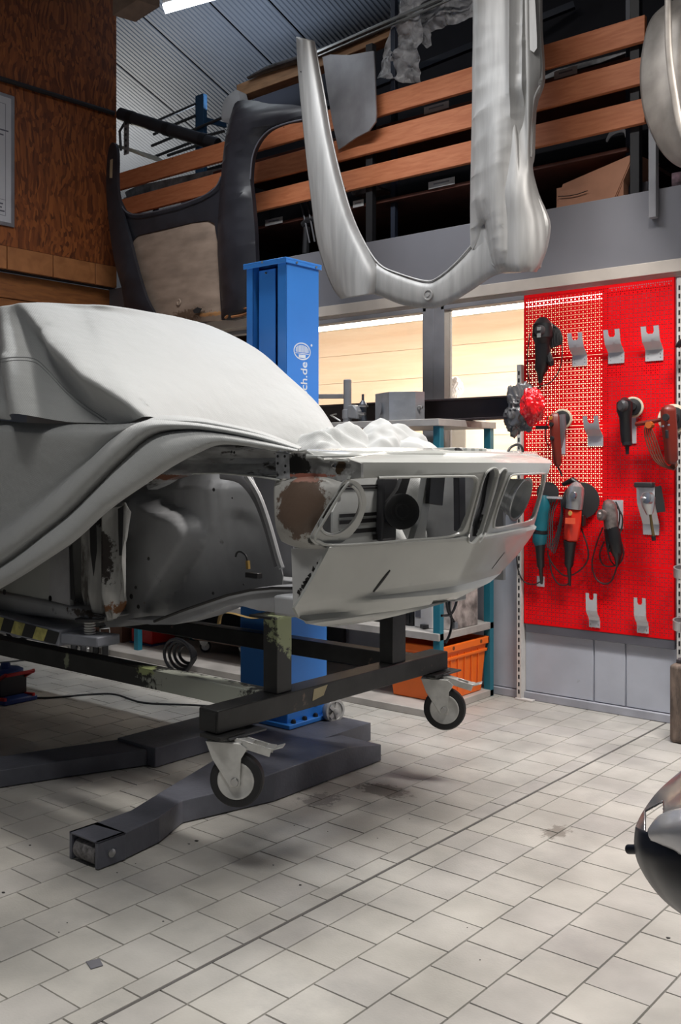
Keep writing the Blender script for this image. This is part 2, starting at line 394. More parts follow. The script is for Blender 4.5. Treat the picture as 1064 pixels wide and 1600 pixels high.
for k in range(5):
    MB().box((XO - .13, 1.2, 2.05 + .216 * k), (XO - .09, YW, 2.05 + .216 * (k + 1) - .006)).build('timber_plank', m_pine2, wl, bevel=.003, bseg=1)
# whiteboard / drawing in a grey frame
m_paper = M('paper', (.50, .50, .53), .5, var=.03); m_alu = M('alu_frame', (.30, .30, .33), .4, .6); m_ink = M('ink', (.10, .10, .13), .6)
pb = thing('poster_board', 'framed white technical drawing hanging on the brown chipboard wall', 'poster', (XO + .01, 4.0, 4.05))
ye = 4.61; z0 = 3.49; z1 = 4.585
MB().box((XO + .001, 3.2, z0), (XO + .02, ye, z1)).build('backing', m_alu, pb, bevel=.003)
MB().box((XO + .02, 3.2, z0 + .03), (XO + .022, ye - .035, z1 - .03)).build('sheet', m_paper, pb)
lines = MB()
for (a, b, c, d) in [(3.2, z0 + .08, ye - .085, z0 + .083), (ye - .088, z0 + .08, ye - .085, z1 - .09), (3.2, z1 - .09, ye - .085, z1 - .087), (3.2, z0 + .21, ye - .085, z0 + .213)]:
    lines.box((XO + .022, a, b), (XO + .0228, c, d))
for k, (y, zz, w) in enumerate([(4.5, .78, .1), (4.47, .74, .07), (4.46, .17, .08), (4.44, .14, .1), (4.47, .11, .09), (4.36, .16, .05), (4.38, .12, .05)]):
    lines.box((XO + .022, y - w / 2, z0 + zz), (XO + .0228, y + w / 2, z0 + zz + .012))
lines.build('printed_lines', m_ink, pb, smooth=0)
# black cable duct on the chipboard
tag(MB().tube([(XO + .03, 3.2, 4.64), (XO + .03, 4.468, 4.69), (XO + .03, 5.62, 4.72)], .022, 8).build('cable_pipe', M('black_pipe', (.02, .02, .022), .5)), 'thin black pipe running across the brown chipboard wall', 'pipe')

# ---- loft: deck, dark partition, back wall, roof
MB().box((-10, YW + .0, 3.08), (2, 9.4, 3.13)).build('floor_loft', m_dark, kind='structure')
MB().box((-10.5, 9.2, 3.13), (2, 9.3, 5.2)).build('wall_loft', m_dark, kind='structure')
m_roof = M('roof_sheet', (.17, .19, .23), .6, .0, var=.06, scale=2)
m_roof2 = M('roof_sheet_violet', (.16, .15, .21), .5, .2, var=.06, scale=2)
ZR = lambda y: 6.5 - .371 * (y - 5.67)
cl = MB(); cl.add([(-14, 1.0, ZR(1.0) + .06), (3, 1.0, ZR(1.0) + .06), (3, 9.3, ZR(9.3) + .06), (-14, 9.3, ZR(9.3) + .06), (-14, 1.0, ZR(1.0) + .12), (3, 1.0, ZR(1.0) + .12), (3, 9.3, ZR(9.3) + .12), (-14, 9.3, ZR(9.3) + .12)],
       [(0, 1, 2, 3), (7, 6, 5, 4), (0, 4, 5, 1), (1, 5, 6, 2), (2, 6, 7, 3), (3, 7, 4, 0)])
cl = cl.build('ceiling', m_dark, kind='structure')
def roofx(px, py):   # where a seam seen at that pixel crosses the roof plane
    r = ray(px, py); t = (6.5 + .371 * 5.67 - CAMH) / (r.z + .371 * r.y); return (CAMP + r * t).x
sx = [-13.5, roofx(180, 97), roofx(230, 32), roofx(324, 0), roofx(420, 0), -5.0, -3.9, -2.8, -1.7, -.6, .5, 1.6, 2.7]
sx.sort()
for i, (a, b) in enumerate(zip(sx[:-1], sx[1:])):
    mb = MB(); n = max(2, int((b - a) / .055)); prof = []
    for k in range(n):
        x0 = a + .01 + (b - a - .02) * k / n; w = (b - a - .02) / n
        prof += [(x0, 0), (x0 + w * .35, 0), (x0 + w * .5, -.008), (x0 + w * .85, -.008)]
    prof.append((b - .01, 0)); vs = []
    for (x, d) in prof: vs += [(x, 1.0, ZR(1.0) + d), (x, 9.25, ZR(9.25) + d)]
    mb.add(vs, [(2 * k, 2 * k + 1, 2 * k + 3, 2 * k + 2) for k in range(len(prof) - 1)])
    mb.build('roof_panel', m_roof2 if i in (4, 5, 6) and False else m_roof, cl, smooth=0)
# ================================================================== VEHICLE LIFT (blue column on a low grey base)
m_blue = M('lift_blue', (.045, .26, .80), .35, var=.04, scale=2)
m_blue2 = M('lift_blue_dark', (.02, .07, .22), .5)
m_base = M('lift_base_grey', (.115, .12, .145), .45, var=.15, scale=5, bump=.15, bscale=60)
m_steel = M('zinc_steel', (.62, .62, .60), .36, .35, var=.1, scale=20, bump=.05)
m_black = M('black_plastic', (.012, .012, .014), .4)
m_rubber = M('black_rubber', (.018, .018, .02), .6, var=.1)
m_bolt = M('bolt_steel', (.45, .45, .45), .3, .9)
lx0, lx1, ly0, ly1 = -3.903, -3.602, 3.90, 4.167
lift = thing('vehicle_lift', 'tall blue lift column with white lettering behind the covered car', 'car lift', (-3.75, 4.03, 0))
ZT = 2.61
cm = MB()
cm.box((lx1 - .004, ly0, .12), (lx1, ly1, ZT)).box((lx0, ly0, .12), (lx0 + .004, ly1, ZT)).box((lx0, ly1 - .004, .12), (lx1, ly1, ZT))
cm.box((lx1 - .065, ly0, .12), (lx1, ly0 + .006, ZT)).box((lx0, ly0, .12), (lx0 + .05, ly0 + .006, ZT))
cm.box((lx1 - .065, ly0, .12), (lx1 - .06, ly0 + .05, ZT)).box((lx0 + .045, ly0, .12), (lx0 + .05, ly0 + .05, ZT))
cm.build('column', m_blue, lift, bevel=.006, bseg=3)
MB().box((lx0 + .075, ly0 + .02, .3), (lx1 - .10, ly0 + .026, ZT - .03)).build('cover_plate', m_blue, lift, bevel=.003)
inn = MB().box((lx0 + .02, ly0 + .1, .12), (lx1 - .02, ly0 + .11, ZT - .01))
for k in range(7): inn.box((lx1 - .10, ly0 + .04, 2.35 - .13 * k), (lx1 - .07, ly0 + .1, 2.39 - .13 * k))
inn.build('inner_rack', m_blue2, lift)
MB().box((lx0 - .012, ly0 - .015, ZT), (lx1 + .012, ly1 + .012, ZT + .012)).box((lx0 - .012, ly0 - .015, ZT - .018), (lx1 + .012, ly0 - .011, ZT)).box((lx1 + .008, ly0 - .015, ZT - .018), (lx1 + .012, ly1 + .012, ZT)).build('top_cap', m_blue, lift, bevel=.003)
for (x, y, z) in [(lx1 + .012, 3.97, ZT - .008), (lx1 + .012, 4.13, ZT - .008), (-3.77, ly0 - .015, ZT + .004), (-3.77, ly0 + .015, ZT - .05)]:
    MB().lathe((x, y, z), (1, -.6, 0), [(0, .006), (.008, .006)], 8).build('bolt', m_bolt, lift)
MB().box((lx0 - .05, ly0 - .05, .10), (lx1 + .07, ly1 + .06, .125)).box((lx0 - .02, ly0 - .03, .12), (lx1 + .035, ly1 + .03, .75)).build('base_flange', m_blue, lift, bevel=.005)
for k in range(4): MB().lathe((lx1 + .052, ly0 + .0 + .09 * k, .125), (0, 0, 1), [(0, .014), (.012, .014), (.02, .008)], 8).build('bolt', m_black, lift)
MB().lathe((lx1 + .035, 4.10, .22), (1, 0, 0), [(0, .012), (.025, .012)], 10).build('bolt', m_bolt, lift)
# lettering on the column, read from below upwards
m_print = M('white_print', (.75, .85, .95), .5)
def text_mesh(s, size, place, mat, name, parent, ext=.0006):
    cu = bpy.data.curves.new(name, 'FONT'); cu.body = s; cu.size = size; cu.extrude = ext; cu.offset = size * .012
    o = bpy.data.objects.new(name, cu); COL.objects.link(o); bpy.context.view_layer.update()
    me = bpy.data.meshes.new_from_object(o); bpy.data.objects.remove(o)
    M4 = Matrix(place); me.transform(Matrix.Translation(-origin(parent)) @ M4); me.materials.append(mat)
    q = bpy.data.objects.new(name, me); COL.objects.link(q); q.parent = parent; return q
bpt = AX(478, 640, lx1)   # baseline
tp = Matrix(((0, 0, 1, lx1 + .001), (0, -1, 0, 0), (1, 0, 0, 0), (0, 0, 0, 1)))
yb = AX(479.5, 600, lx1).y; z_e = AX(478, 566, lx1).z
tl_ = text_mesh('rusch.de', .074, Matrix(((0, 0, 1, lx1 + .0008), (0, -1, 0, yb), (1, 0, 0, 0), (0, 0, 0, 1))), m_print, 'lettering', lift)
mxz = max((v.co.z for v in tl_.data.vertices)); 
for v in tl_.data.vertices: v.co.z += z_e - mxz
ec = AX(472, 549, lx1)
def ring_yz(mb, c, ry, rz, w, n=32, x=.001):
    vs = []; fs = []
    for k in range(n):
        t = 2 * PI * k / n; cc, s_ = math.cos(t), math.sin(t)
        for (q, xx) in ((1, x), (1 - w / ry, x), (1, x - .001), (1 - w / ry, x - .001)):
            vs.append((c[0] + xx, c[1] + cc * (ry * q), c[2] + s_ * (rz - (1 - q) * ry)))
    for k in range(n):
        a = 4 * k; b = 4 * ((k + 1) % n); fs += [(a, b, b + 1, a + 1), (a, a + 2, b + 2, b)]
    return mb.add(vs, fs)
em = MB(); ring_yz(em, ec, .070, .048, .007)
for k in range(9): # globe-like bars inside the oval
    yy_ = -.048 + .012 * k; hh = .034 * math.sqrt(max(0, 1 - (yy_ / .060) ** 2)); em.box((lx1, ec.y + yy_ - .004, ec.z - .006), (lx1 + .001, ec.y + yy_ + .004, ec.z + hh))
em.box((lx1, ec.y - .056, ec.z - .014), (lx1 + .001, ec.y + .056, ec.z - .010))
em.box((lx1, ec.y - .028, ec.z - .036), (lx1 + .001, ec.y + .028, ec.z - .018))
em.build('emblem', m_print, lift, smooth=0)
MB().lathe((lx1, ec.y + .078, ec.z + .04), (1, 0, 0), [(0, .007), (.001, .007)], 12).build('emblem_dot', m_print, lift)
# low base: two legs with rollers joined under the column
def leg_poly(pts, zt):
    mb = MB(); n = len(pts); k = len(mb.v)
    low = [(x, y, .004) for x, y, h in pts]; top = [(x, y, h) for x, y, h in pts]
    return mb, low, top
def slab(mb, left, right):
    """left / right: matching lists of (x, y, ztop)"""
    vs = []; fs = []
    for (a, b) in zip(left, right): vs += [(a[0], a[1], .004), (b[0], b[1], .004), (b[0], b[1], b[2]), (a[0], a[1], a[2])]
    for i in range(len(left) - 1):
        a = 4 * i; fs += [(a + j, a + (j + 1) % 4, a + 4 + (j + 1) % 4, a + 4 + j) for j in range(4)]
    fs += [(0, 1, 2, 3), tuple(4 * (len(left) - 1) + j for j in (3, 2, 1, 0))]
    return mb.add(vs, fs)
R1 = [(-3.02, 2.36, .105), (-3.05, 2.56, .105), (-3.14, 2.76, .10), (-3.09, 2.96, .10), (-3.03, 3.2, .13), (-3.03, 3.72, .13), (-3.03, 3.99, .085)]
L1 = [(-3.19, 2.34, .105), (-3.20, 2.54, .105), (-3.31, 2.82, .10), (-3.38, 3.02, .10), (-3.45, 3.22, .10), (-3.45, 3.72, .10), (-3.30, 4.0, .085)]
leg = slab(MB(), L1, R1).build('base_leg', m_base, lift, smooth=0, bevel=.004)
ro = MB().box((-3.035, 2.24, .004), (-3.018, 2.37, .105)).box((-3.195, 2.24, .004), (-3.18, 2.37, .105)).box((-3.195, 2.24, .098), (-3.018, 2.37, .105))
ro.build('roller_bracket', m_base, lift, bevel=.002)
m_worn = M('worn_roller', (.25, .24, .24), .6, .4, var=.3, scale=60)
MB().lathe((-3.17, 2.275, .045), (1, 0, 0), [(0, .034), (.004, .04), (.120, .04), (.125, .034)], 20).build('roller', m_worn, lift)
MB().lathe((-3.018, 2.30, .05), (1, 0, 0), [(0, .016), (.008, .016), (.012, .009)], 12).build('bolt', m_bolt, lift)
wedge = MB().prism([(-3.03, 3.72, .13), (-3.03, 3.98, .085), (-3.03, 3.98, .0851), (-3.03, 3.72, .1301)], (-.1, 0, 0))
R2 = [(-4.10, 2.10, .085), (-4.14, 2.52, .085), (-4.03, 2.82, .085), (-3.88, 3.18, .085)]
L2 = [(-4.40, 2.10, .085), (-4.38, 2.52, .085), (-4.25, 2.9, .085), (-4.12, 3.25, .085)]
slab(MB(), L2, R2).build('base_leg', m_base, lift, smooth=0, bevel=.004)
slab(MB(), [(-4.12, 3.18, .10), (-4.12, 4.3, .10)], [(-3.82, 3.18, .10), (-3.82, 4.3, .10)]).build('base_leg', m_base, lift, smooth=0, bevel=.004)
slab(MB(), [(-3.9, 3.6, .098), (-3.9, 4.25, .098)], [(-3.30, 3.6, .098), (-3.30, 4.25, .098)]).build('base_plate', m_base, lift, smooth=0)
# transport wheel of the lift
m_wheelw = M('grey_wheel_rim', (.50, .50, .49), .4, .3, var=.1)
wc = AX(521, 1110, -3.50); wr = .062
tw = MB().lathe(wc, (1, -.25, 0), [(-.02, wr), (-.01, wr + .006), (.01, wr + .006), (.02, wr), (.02, wr - .012), (.012, wr - .014)], 28)
for k in range(5):
    a = 2 * PI * k / 5; tw.bar(wc + Vector((.016, -.004, 0)), wc + Vector((.016, math.cos(a) * (wr - .008), math.sin(a) * (wr - .008))), .022, .006, (1, 0, 0))
tw.lathe(wc, (1, -.25, 0), [(-.02, .018), (.03, .018), (.034, .01)], 14)
tw.build('transport_wheel', m_wheelw, lift)
MB().tube([wc, wc + Vector((-.25, .06, .0))], .012, 8).build('wheel_axle', m_bolt, lift)

# lift arm with warning stripes under the sill
m_armgrey = M('lift_arm_grey', (.20, .21, .24), .45, var=.12, scale=8)
m_yel = M('warning_yellow', (.50, .46, .14), .6, var=.25, scale=20, col2=(.18, .17, .12), c2scale=30, c2lo=.6, c2hi=.65)
m_blk = M('warning_black', (.015, .015, .015), .6)
arm = thing('lift_arm', 'grey lift arm with yellow and black warning stripes under the car sill', 'lift arm', (-4.3, 2.5, .73))
zb = .73; zt = .80
MB().prism([(-5.4, 2.47, zb + .05), (-5.4, 2.47, zt + .09), (-3.60, 2.47, zt), (-3.60, 2.47, zb)], (0, .16, 0)).build('arm_beam', m_armgrey, arm, bevel=.006)
# stripes follow the beam's face
def armz(x, f): return (zb + (x + 3.60) / -1.8 * .05) * (1 - f) + (zt + (x + 3.60) / -1.8 * .09) * f
x = -4.30; i = 0
while x < -3.66:
    w = .085; sk = .03
    c = [(x, .12, 0), (x + w, .12, 0), (x + w + sk, .88, 0), (x + sk, .88, 0)]
    MB().prism([(q[0], 2.4685, armz(q[0], q[1])) for q in c], (0, -.0015, 0)).build('stripe', m_yel if i % 2 == 0 else m_blk, arm, smooth=0)
    x += w; i += 1
MB().prism([(-3.60, 2.48, zb + .01), (-3.60, 2.48, zb + .055), (-3.40, 2.52, zb + .055), (-3.40, 2.52, zb + .012)], (0, .12, 0)).build('pad_carrier', m_armgrey, arm, bevel=.006)
sp = MB()
for k in range(5): sp.lathe((-3.49, 2.55, zb + .055 + .011 * k), (0, 0, 1), [(0, .02), (.003, .025), (.008, .025), (.010, .02)], 16)
sp.build('support_screw', m_steel, arm)
MB().lathe((-3.49, 2.55, zb + .11), (0, 0, 1), [(0, .03), (.004, .06), (.012, .062), (.014, .055)], 20).build('support_pad', m_rubber, arm)

# ================================================================== BODY TROLLEY
m_frame = M('black_painted_steel', (.022, .022, .022), .38, .2, var=.25, scale=8, bump=.06, col2=(.24, .16, .12), c2scale=5, c2lo=.62, c2hi=.70)
m_framey = M('oversprayed_steel', (.030, .030, .028), .45, .1, var=.2, scale=6, stain_shade=[((-3.08, 2.79, .56), (.42, .1, .3), (.42, .44, .38), .8), ((-3.42, 2.80, .60), (.12, .1, .05), (.42, .48, .22), .5), ((-4.0, 2.79, .57), (.05, .1, .1), (.30, .33, .22), .4)])
m_post1 = M('post_overspray', (.03, .03, .03), .45, .1, var=.2, stain_shade=[((-2.62, 2.87, .92), (.12, .12, .20), (.34, .38, .22), .85)])
m_dolly = m_frame
tr = thing('body_trolley', 'black box section body trolley on castors carrying the bare car body', 'trolley', (-3.2, 3.3, .5))
fb = MB().box((-2.72, 2.47, .525), (-2.62, 3.98, .61)).build('cross_beam', m_frame, tr, bevel=.004)
MB().box((-2.712, 2.468, .533), (-2.628, 2.50, .602)).build('tube_mouth', m_blk, fb, smooth=0)
MB().prism([(-2.6185, 2.99, .552), (-2.6185, 3.06, .563), (-2.6185, 3.085, .602), (-2.6185, 3.0, .598)], (-.001, 0, 0)).build('tape_scrap', M('beige_tape', (.42, .36, .22), .7), fb, smooth=0)
MB().box((-6.2, 2.79, .525), (-2.72, 2.87, .61)).build('side_rail', m_framey, tr, bevel=.004)
MB().box((-6.2, 3.76, .525), (-2.72, 3.84, .61)).build('side_rail', m_frame, tr, bevel=.004)
MB().box((-6.3, 2.47, .525), (-6.2, 3.98, .61)).build('cross_beam', m_frame, tr, bevel=.004)
MB().box((-2.71, 2.80, .61), (-2.635, 2.885, .905)).build('post', m_post1, tr, bevel=.003)
MB().box((-2.75, 2.76, .905), (-2.61, 2.91, .915)).build('post_plate', m_post1, tr, bevel=.002)
MB().box((-2.71, 3.555, .61), (-2.635, 3.655, .905)).build('post', m_frame, tr, bevel=.003)
MB().box((-2.75, 3.53, .905), (-2.61, 3.68, .915)).build('post_plate', m_frame, tr, bevel=.002)
def caster(parent, loc, ang, r=.1, drop=.17, brake=True, name='castor'):
    """castor hanging from z = loc.z; trailing direction ang"""
    c = bpy.data.objects.new(name, None); COL.objects.link(c); c.parent = parent; c.location = Vector(loc) - origin(parent)
    L = Vector(loc); t = Vector((math.cos(ang), math.sin(ang), 0)); ax = Vector((t.y, -t.x, 0)); k = r / .1
    wc = L + t * .055 * k + Vector((0, 0, -drop))
    MB().lathe(wc - ax * .024 * k, ax, [(0, r * .80), (0.001, r * .93), (.008 * k, r * .99), (.024 * k, r), (.04 * k, r * .99), (.047 * k, r * .93), (.048 * k, r * .80)], 40).build('tyre', m_rubber, c)
    MB().lathe(wc - ax * .026 * k, ax, [(0, r * .60), (.0, r * .68), (.003, r * .70), (.052 * k - .003, r * .70), (.052 * k, r * .68), (.0525 * k, r * .62), (.0515 * k, r * .60), (.0515 * k, r * .2), (.06 * k, r * .18)], 32).build('wheel_rim', m_steel, c)
    f = MB()
    for s in (1, -1):
        o_ = ax * s * .034 * k
        pts = [L + t * -.055 * k + Vector((0, 0, -.025 * k)), L + t * .075 * k + Vector((0, 0, -.030 * k)), L + t * .10 * k + Vector((0, 0, -.05 * k)), L + t * .078 * k + Vector((0, 0, -.085 * k)), wc + t * .018 * k + Vector((0, 0, -.02 * k)), wc - t * .018 * k + Vector((0, 0, -.02 * k)), L + t * -.03 * k + Vector((0, 0, -.09 * k))]
        f.prism([p + o_ for p in pts], ax * s * .004)
    f.add(*[[L + t * a * k + ax * b * k + Vector((0, 0, -.026 * k)) for a, b in ((-.055, .036), (-.055, -.036), (.08, -.036), (.08, .036))] + [L + t * a * k + ax * b * k + Vector((0, 0, -.031 * k)) for a, b in ((-.055, .036), (-.055, -.036), (.08, -.036), (.08, .036))], [(0, 1, 2, 3), (7, 6, 5, 4), (0, 4, 5, 1), (1, 5, 6, 2), (2, 6, 7, 3), (3, 7, 4, 0)]])
    f.lathe(L + Vector((0, 0, -.026 * k)), (0, 0, 1), [(0, .035 * k), (.012 * k, .035 * k)], 20)
    f.build('fork', m_steel, c, bevel=.0015, bseg=1)
    MB().lathe(wc - ax * .042 * k, ax, [(0, .009 * k), (.084 * k, .009 * k)], 6).lathe(wc + ax * .040 * k, ax, [(0, .016 * k), (.006 * k, .014 * k)], 14).build('axle_bolt', m_bolt, c)
    MB().box(L + Vector((-.055 * k, -.065 * k, -.014 * k)), L + Vector((.055 * k, .065 * k, 0))).build('mounting_plate', m_frame, c, bevel=.002)
    if brake:
        b = MB(); p = L + t * .05 + Vector((0, 0, -.026)); q = L + t * .185 + Vector((0, 0, -.062))
        b.bar(p + ax * .026, q + ax * .026, .006, .03); b.bar(p - ax * .026, q - ax * .026, .006, .03)
        b.bar(p + Vector((0, 0, .012)), p.lerp(q, .5) + Vector((0, 0, .012)), .058, .004); b.bar(p.lerp(q, .85) + Vector((0, 0, .012)), q + t * .012 + Vector((0, 0, .014)), .058, .004)
        b.bar(q + Vector((0, 0, .008)), q + t * .045 + Vector((0, 0, .022)), .05, .004)
        b.build('brake_lever', m_steel, c, bevel=.001, bseg=1)
    return c
ia = TH  # image-right direction
c1 = caster(tr, (-2.64, 2.515, .523), ia - .15)
c2 = caster(tr, (-2.64, 3.885, .523), ia - .22)
for loc in [(-6.25, 2.55, .523), (-6.25, 3.9, .523)]: copy_tree(c1, Vector(loc) - origin(tr), tr)
m_plt = M('worn_plate', (.08, .08, .085), .4, .5)
MB().box((-2.665, 2.49, .506), (-2.575, 2.68, .514)).build('castor_plate', m_plt, tr, bevel=.002)
MB().box((-2.665, 3.88, .512), (-2.575, 4.03, .520)).build('castor_plate', m_plt, tr, bevel=.002)

# ================================================================== SHELF RACK under the windows
m_teal = M('teal_upright', (.018, .17, .24), .45, var=.06)
m_shelf = M('grey_shelf_board', (.42, .40, .38), .55, var=.1, scale=10)
RX = -3.33; RY0, RY1 = 4.97, 5.60
rk = thing('shelf_rack', 'long teal rack with grey shelf boards below the lit windows', 'shelf', (-5.6, 5.3, 0))
for i, x in enumerate([RX, -4.75, -6.18, -7.6]):
    for y in (RY0, RY1 - .045):
        MB().box((x - .05, y, 0.0), (x, y + .045, 1.745)).build('leg', m_teal, rk, bevel=.003)
MB().box((-8.6, RY0 - .03, 1.742), (RX + .012, RY1 + .01, 1.785)).build('shelf_board', m_shelf, rk, bevel=.003)
MB().box((-8.6, RY0 - .01, .44), (RX - .0, RY1, .485)).build('shelf_board', m_shelf, rk, bevel=.003)
m_floorboard = M('plinth_board', (.44, .41, .38), .6, var=.12, scale=5)
MB().box((-8.6, RY0 - .12, 0.0), (RX + .0, RY1, .045)).build('plinth_board', m_floorboard, rk, bevel=.004)
rk_in = MB().box((-8.6, RY1 + .0, .05), (-4.6, RY1 + .03, .44)).build('back_panel', M('rack_back_dark', (.03, .03, .035), .8), rk)
# steel beam across the rack
m_beam = M('dark_beam', (.030, .018, .020), .5, .2, var=.2)
bm_ = MB(); bx0 = AY(500, 640, 5.3).x; bx1 = AY(803, 640, 5.3).x; bz = 1.787
for (a, b, c, d) in [(5.24, bz, 5.36, bz + .012), (5.24, bz + .128, 5.36, bz + .14), (5.293, bz, 5.307, bz + .14)]: bm_.box((bx0, a, b), (bx1, c, d))
tag(bm_.build('steel_beam', m_beam, bevel=.002, loc=((bx0 + bx1) / 2, 5.3, bz)), 'long dark steel I-beam lying on the rack in front of the windows', 'steel beam')
# things on the rack
m_grey = M('cast_grey', (.26, .27, .29), .45, .3, var=.08)
m_galv = M('galvanised_sheet', (.42, .44, .47), .38, .6, var=.12, scale=9)
sb = thing('sheet_metal_box', 'grey sheet metal box with an open right side on the rack top', 'metal box', (-4.0, 5.12, 1.787))
def qx(px, Y): return AY(px, 640, Y).x
x0, x1 = qx(579, 5.08), qx(641, 5.08); zt_ = 1.787 + .185; xm = qx(608, 5.03)
o1 = MB(); A, B_, C_, D_ = (x0, 5.13), (xm, 5.03), (x1 + .02, 5.11), (x0 + .13, 5.22)
def wallp(p, q, t=.005):
    d = Vector((q[0] - p[0], q[1] - p[1], 0)).normalized(); n_ = Vector((-d.y, d.x, 0)) * t; P = Vector((*p, 1.787)); Q = Vector((*q, 1.787)); o1.prism([P, Q, Q + n_, P + n_], (0, 0, zt_ - 1.787))
wallp(A, B_); wallp(B_, C_); wallp(D_, A)
o1.prism([Vector((*q, zt_ - .004)) for q in (A, B_, C_, D_)], (0, 0, .004)); o1.prism([Vector((*q, 1.787)) for q in (A, B_, C_, D_)], (0, 0, .004)); o1.build('shell', m_galv, sb, bevel=.0015)
wq = Vector((C_[0], C_[1], 1.787)); MB().prism([wq, wq + Vector((-.012, .012, 0)), wq + Vector((-.012, .012, zt_ - 1.787)), wq + Vector((0, 0, zt_ - 1.787))], (.02, .07, 0)).build('side_flange', m_galv, sb)
MB().lathe((x0 + .075, 5.0755, 1.87), (-.56, -.83, 0), [(0, .04), (.001, .04)], 24).build('round_mark', M('dull_mark', (.3, .31, .34), .5, .4), sb)
MB().lathe((x1 + .0, 5.13, 1.87), (1, 0, 0), [(-.02, .006), (.03, .006), (.031, .013), (.045, .013), (.046, .008), (.06, .008)], 10).build('bolt', m_bolt, sb)
vs_ = thing('tube_stand', 'grey upright tube clamp with a round foot on the rack top', 'clamp', (qx(543, 5.1), 5.1, 1.787))
tx = qx(543, 5.1)
MB().lathe((tx, 5.1, 1.787), (0, 0, 1), [(0, .03), (.03, .03), (.03, .036), (.085, .036), (.09, .027), (.285, .027), (.29, .022)], 24).build('tube', m_grey, vs_)
MB().prism([(tx + .02, 5.07, 1.82), (tx + .10, 5.07, 1.81), (tx + .10, 5.07, 1.87), (tx + .07, 5.07, 1.905), (tx + .02, 5.07, 1.90)], (0, .06, 0)).build('clamp_block', m_grey, vs_, bevel=.008)
MB().tube([(tx + .09, 5.1, 1.84), (tx + .15, 5.1, 1.843)], .011, 8).build('spindle', m_bolt, vs_)
MB().tube([(tx - .03, 5.06, 1.80), (tx - .09, 5.03, 1.84), (tx - .04, 5.03, 1.845)], .006, 6).build('handle', m_bolt, vs_)
vb = thing('black_clamp', 'small dark clamp with a threaded post beside the sheet metal box', 'clamp', (qx(566, 5.15), 5.15, 1.787)); vx = qx(567, 5.15)
MB().lathe((vx, 5.15, 1.787), (0, 0, 1), [(0, .028), (.02, .03), (.05, .022), (.10, .024), (.12, .028), (.135, .02), (.15, .009), (.19, .009)], 16).build('body', M('dark_clamp', (.09, .10, .12), .4, .5), vb)
MB().bar((vx - .07, 5.14, 1.90), (vx + .06, 5.12, 1.895), .02, .012).build('lever', m_bolt, vb)
tag(MB().bar((qx(470, 5.2), 5.2, 1.99), (qx(538, 5.2), 5.2, 1.975), .05, .03).build('flat_bar', m_grey, loc=(qx(505, 5.2), 5.2, 1.98), bevel=.003), 'flat grey steel bar beside the blue column', 'steel bar')
# on the middle shelf
m_whitem = M('white_machine', (.55, .54, .54), .45, var=.06); m_print2 = M('dark_print', (.12, .12, .14), .6)
pc = thing('white_cabinet', 'white appliance standing on the lower rack shelf below the car nose', 'appliance', (-3.9, 5.2, .485))
wx0, wx1 = qx(650, 5.1), qx(674, 5.1)
MB().box((wx0, 5.08, .487), (wx1 + .02, 5.42, .83)).build('case', m_whitem, pc, bevel=.006)
for k in range(3): MB().box((wx0 + .01, 5.078, .55 + .07 * k), (wx0 + .05, 5.081, .60 + .07 * k)).build('panel', m_print2, pc)
cb2 = MB().box((wx1 + .022, 5.12, .487), (wx1 + .14, 5.42, .82)).build('printed_carton', M('printed_carton', (.42, .38, .36), .6, var=.35, scale=14), loc=(wx1 + .1, 5.2, .487), bevel=.003); tag(cb2, 'pale printed carton beside the white appliance on the lower shelf', 'carton')
dk = MB()
kb = thing('black_case', 'black ribbed case on the lower shelf left of the white appliance', 'case', (wx0 - .2, 5.2, .487))
MB().box((wx0 - .42, 5.1, .487), (wx0 - .02, 5.45, .80)).build('body', m_black, kb, bevel=.006)
for k in range(9): MB().box((wx0 - .40 + .042 * k, 5.094, .5), (wx0 - .385 + .042 * k, 5.1, .79)).build('rib', m_black, kb)
tag(MB().box((wx0 - 1.2, 5.1, .487), (wx0 - .47, 5.5, .72)).box((wx0 - 1.1, 5.15, .72), (wx0 - .6, 5.5, .78)).build('dark_crate', M('dark_crate', (.03, .03, .035), .6), loc=(wx0 - .8, 5.3, .487), bevel=.006), 'low dark crate on the lower shelf behind the trolley', 'crate')
dp = MB(); 
for a, b, c in [((-3.52, 5.05, .50), (-3.40, 5.35, .50), .012), ((-3.50, 5.3, .515), (-3.38, 5.25, .515), .014), ((-3.48, 5.2, .53), (-3.42, 5.40, .53), .02)]: dp.bar(a, b, .04, c * 2)
tag(dp.build('metal_offcuts', M('dark_metal', (.05, .05, .055), .5, .5), loc=(-3.5, 5.25, .49), bevel=.002), 'flat dark metal parts on the right end of the lower shelf', 'metal parts')
# orange crate on the plinth
m_or = M('orange_plastic', (.92, .17, .012), .42, var=.03)
oc = thing('orange_crate', 'orange plastic crate on the bottom board of the teal rack', 'crate', (-3.75, 5.2, .045))
def tub(mb, cx, cy, w0, d0, w1, d1, z0, z1, rot):
    R = Matrix.Rotation(rot, 3, 'Z'); P = lambda x, y, z: Vector((cx, cy, 0)) + R @ Vector((x, y, 0)) + Vector((0, 0, z))
    vs = []
    for (w, d, z) in ((w0, d0, z0), (w1, d1, z1), (w1 - .012, d1 - .012, z1), (w0 - .012, d0 - .012, z0 + .01)):
        vs += [P(-w, -d, z), P(w, -d, z), P(w, d, z), P(-w, d, z)]
    fs = []
    for k in range(3):
        for j in range(4): fs.append((4 * k + j, 4 * k + (j + 1) % 4, 4 * k + 4 + (j + 1) % 4, 4 * k + 4 + j))
    fs += [(3, 2, 1, 0), (12, 13, 14, 15)]
    mb.add(vs, fs); return P
mb = MB(); P = tub(mb, -3.555, 5.28, .185, .23, .205, .26, .047, .37, 0.0); mb.build('body', m_or, oc, bevel=.01, bseg=3)
rm = MB(); 
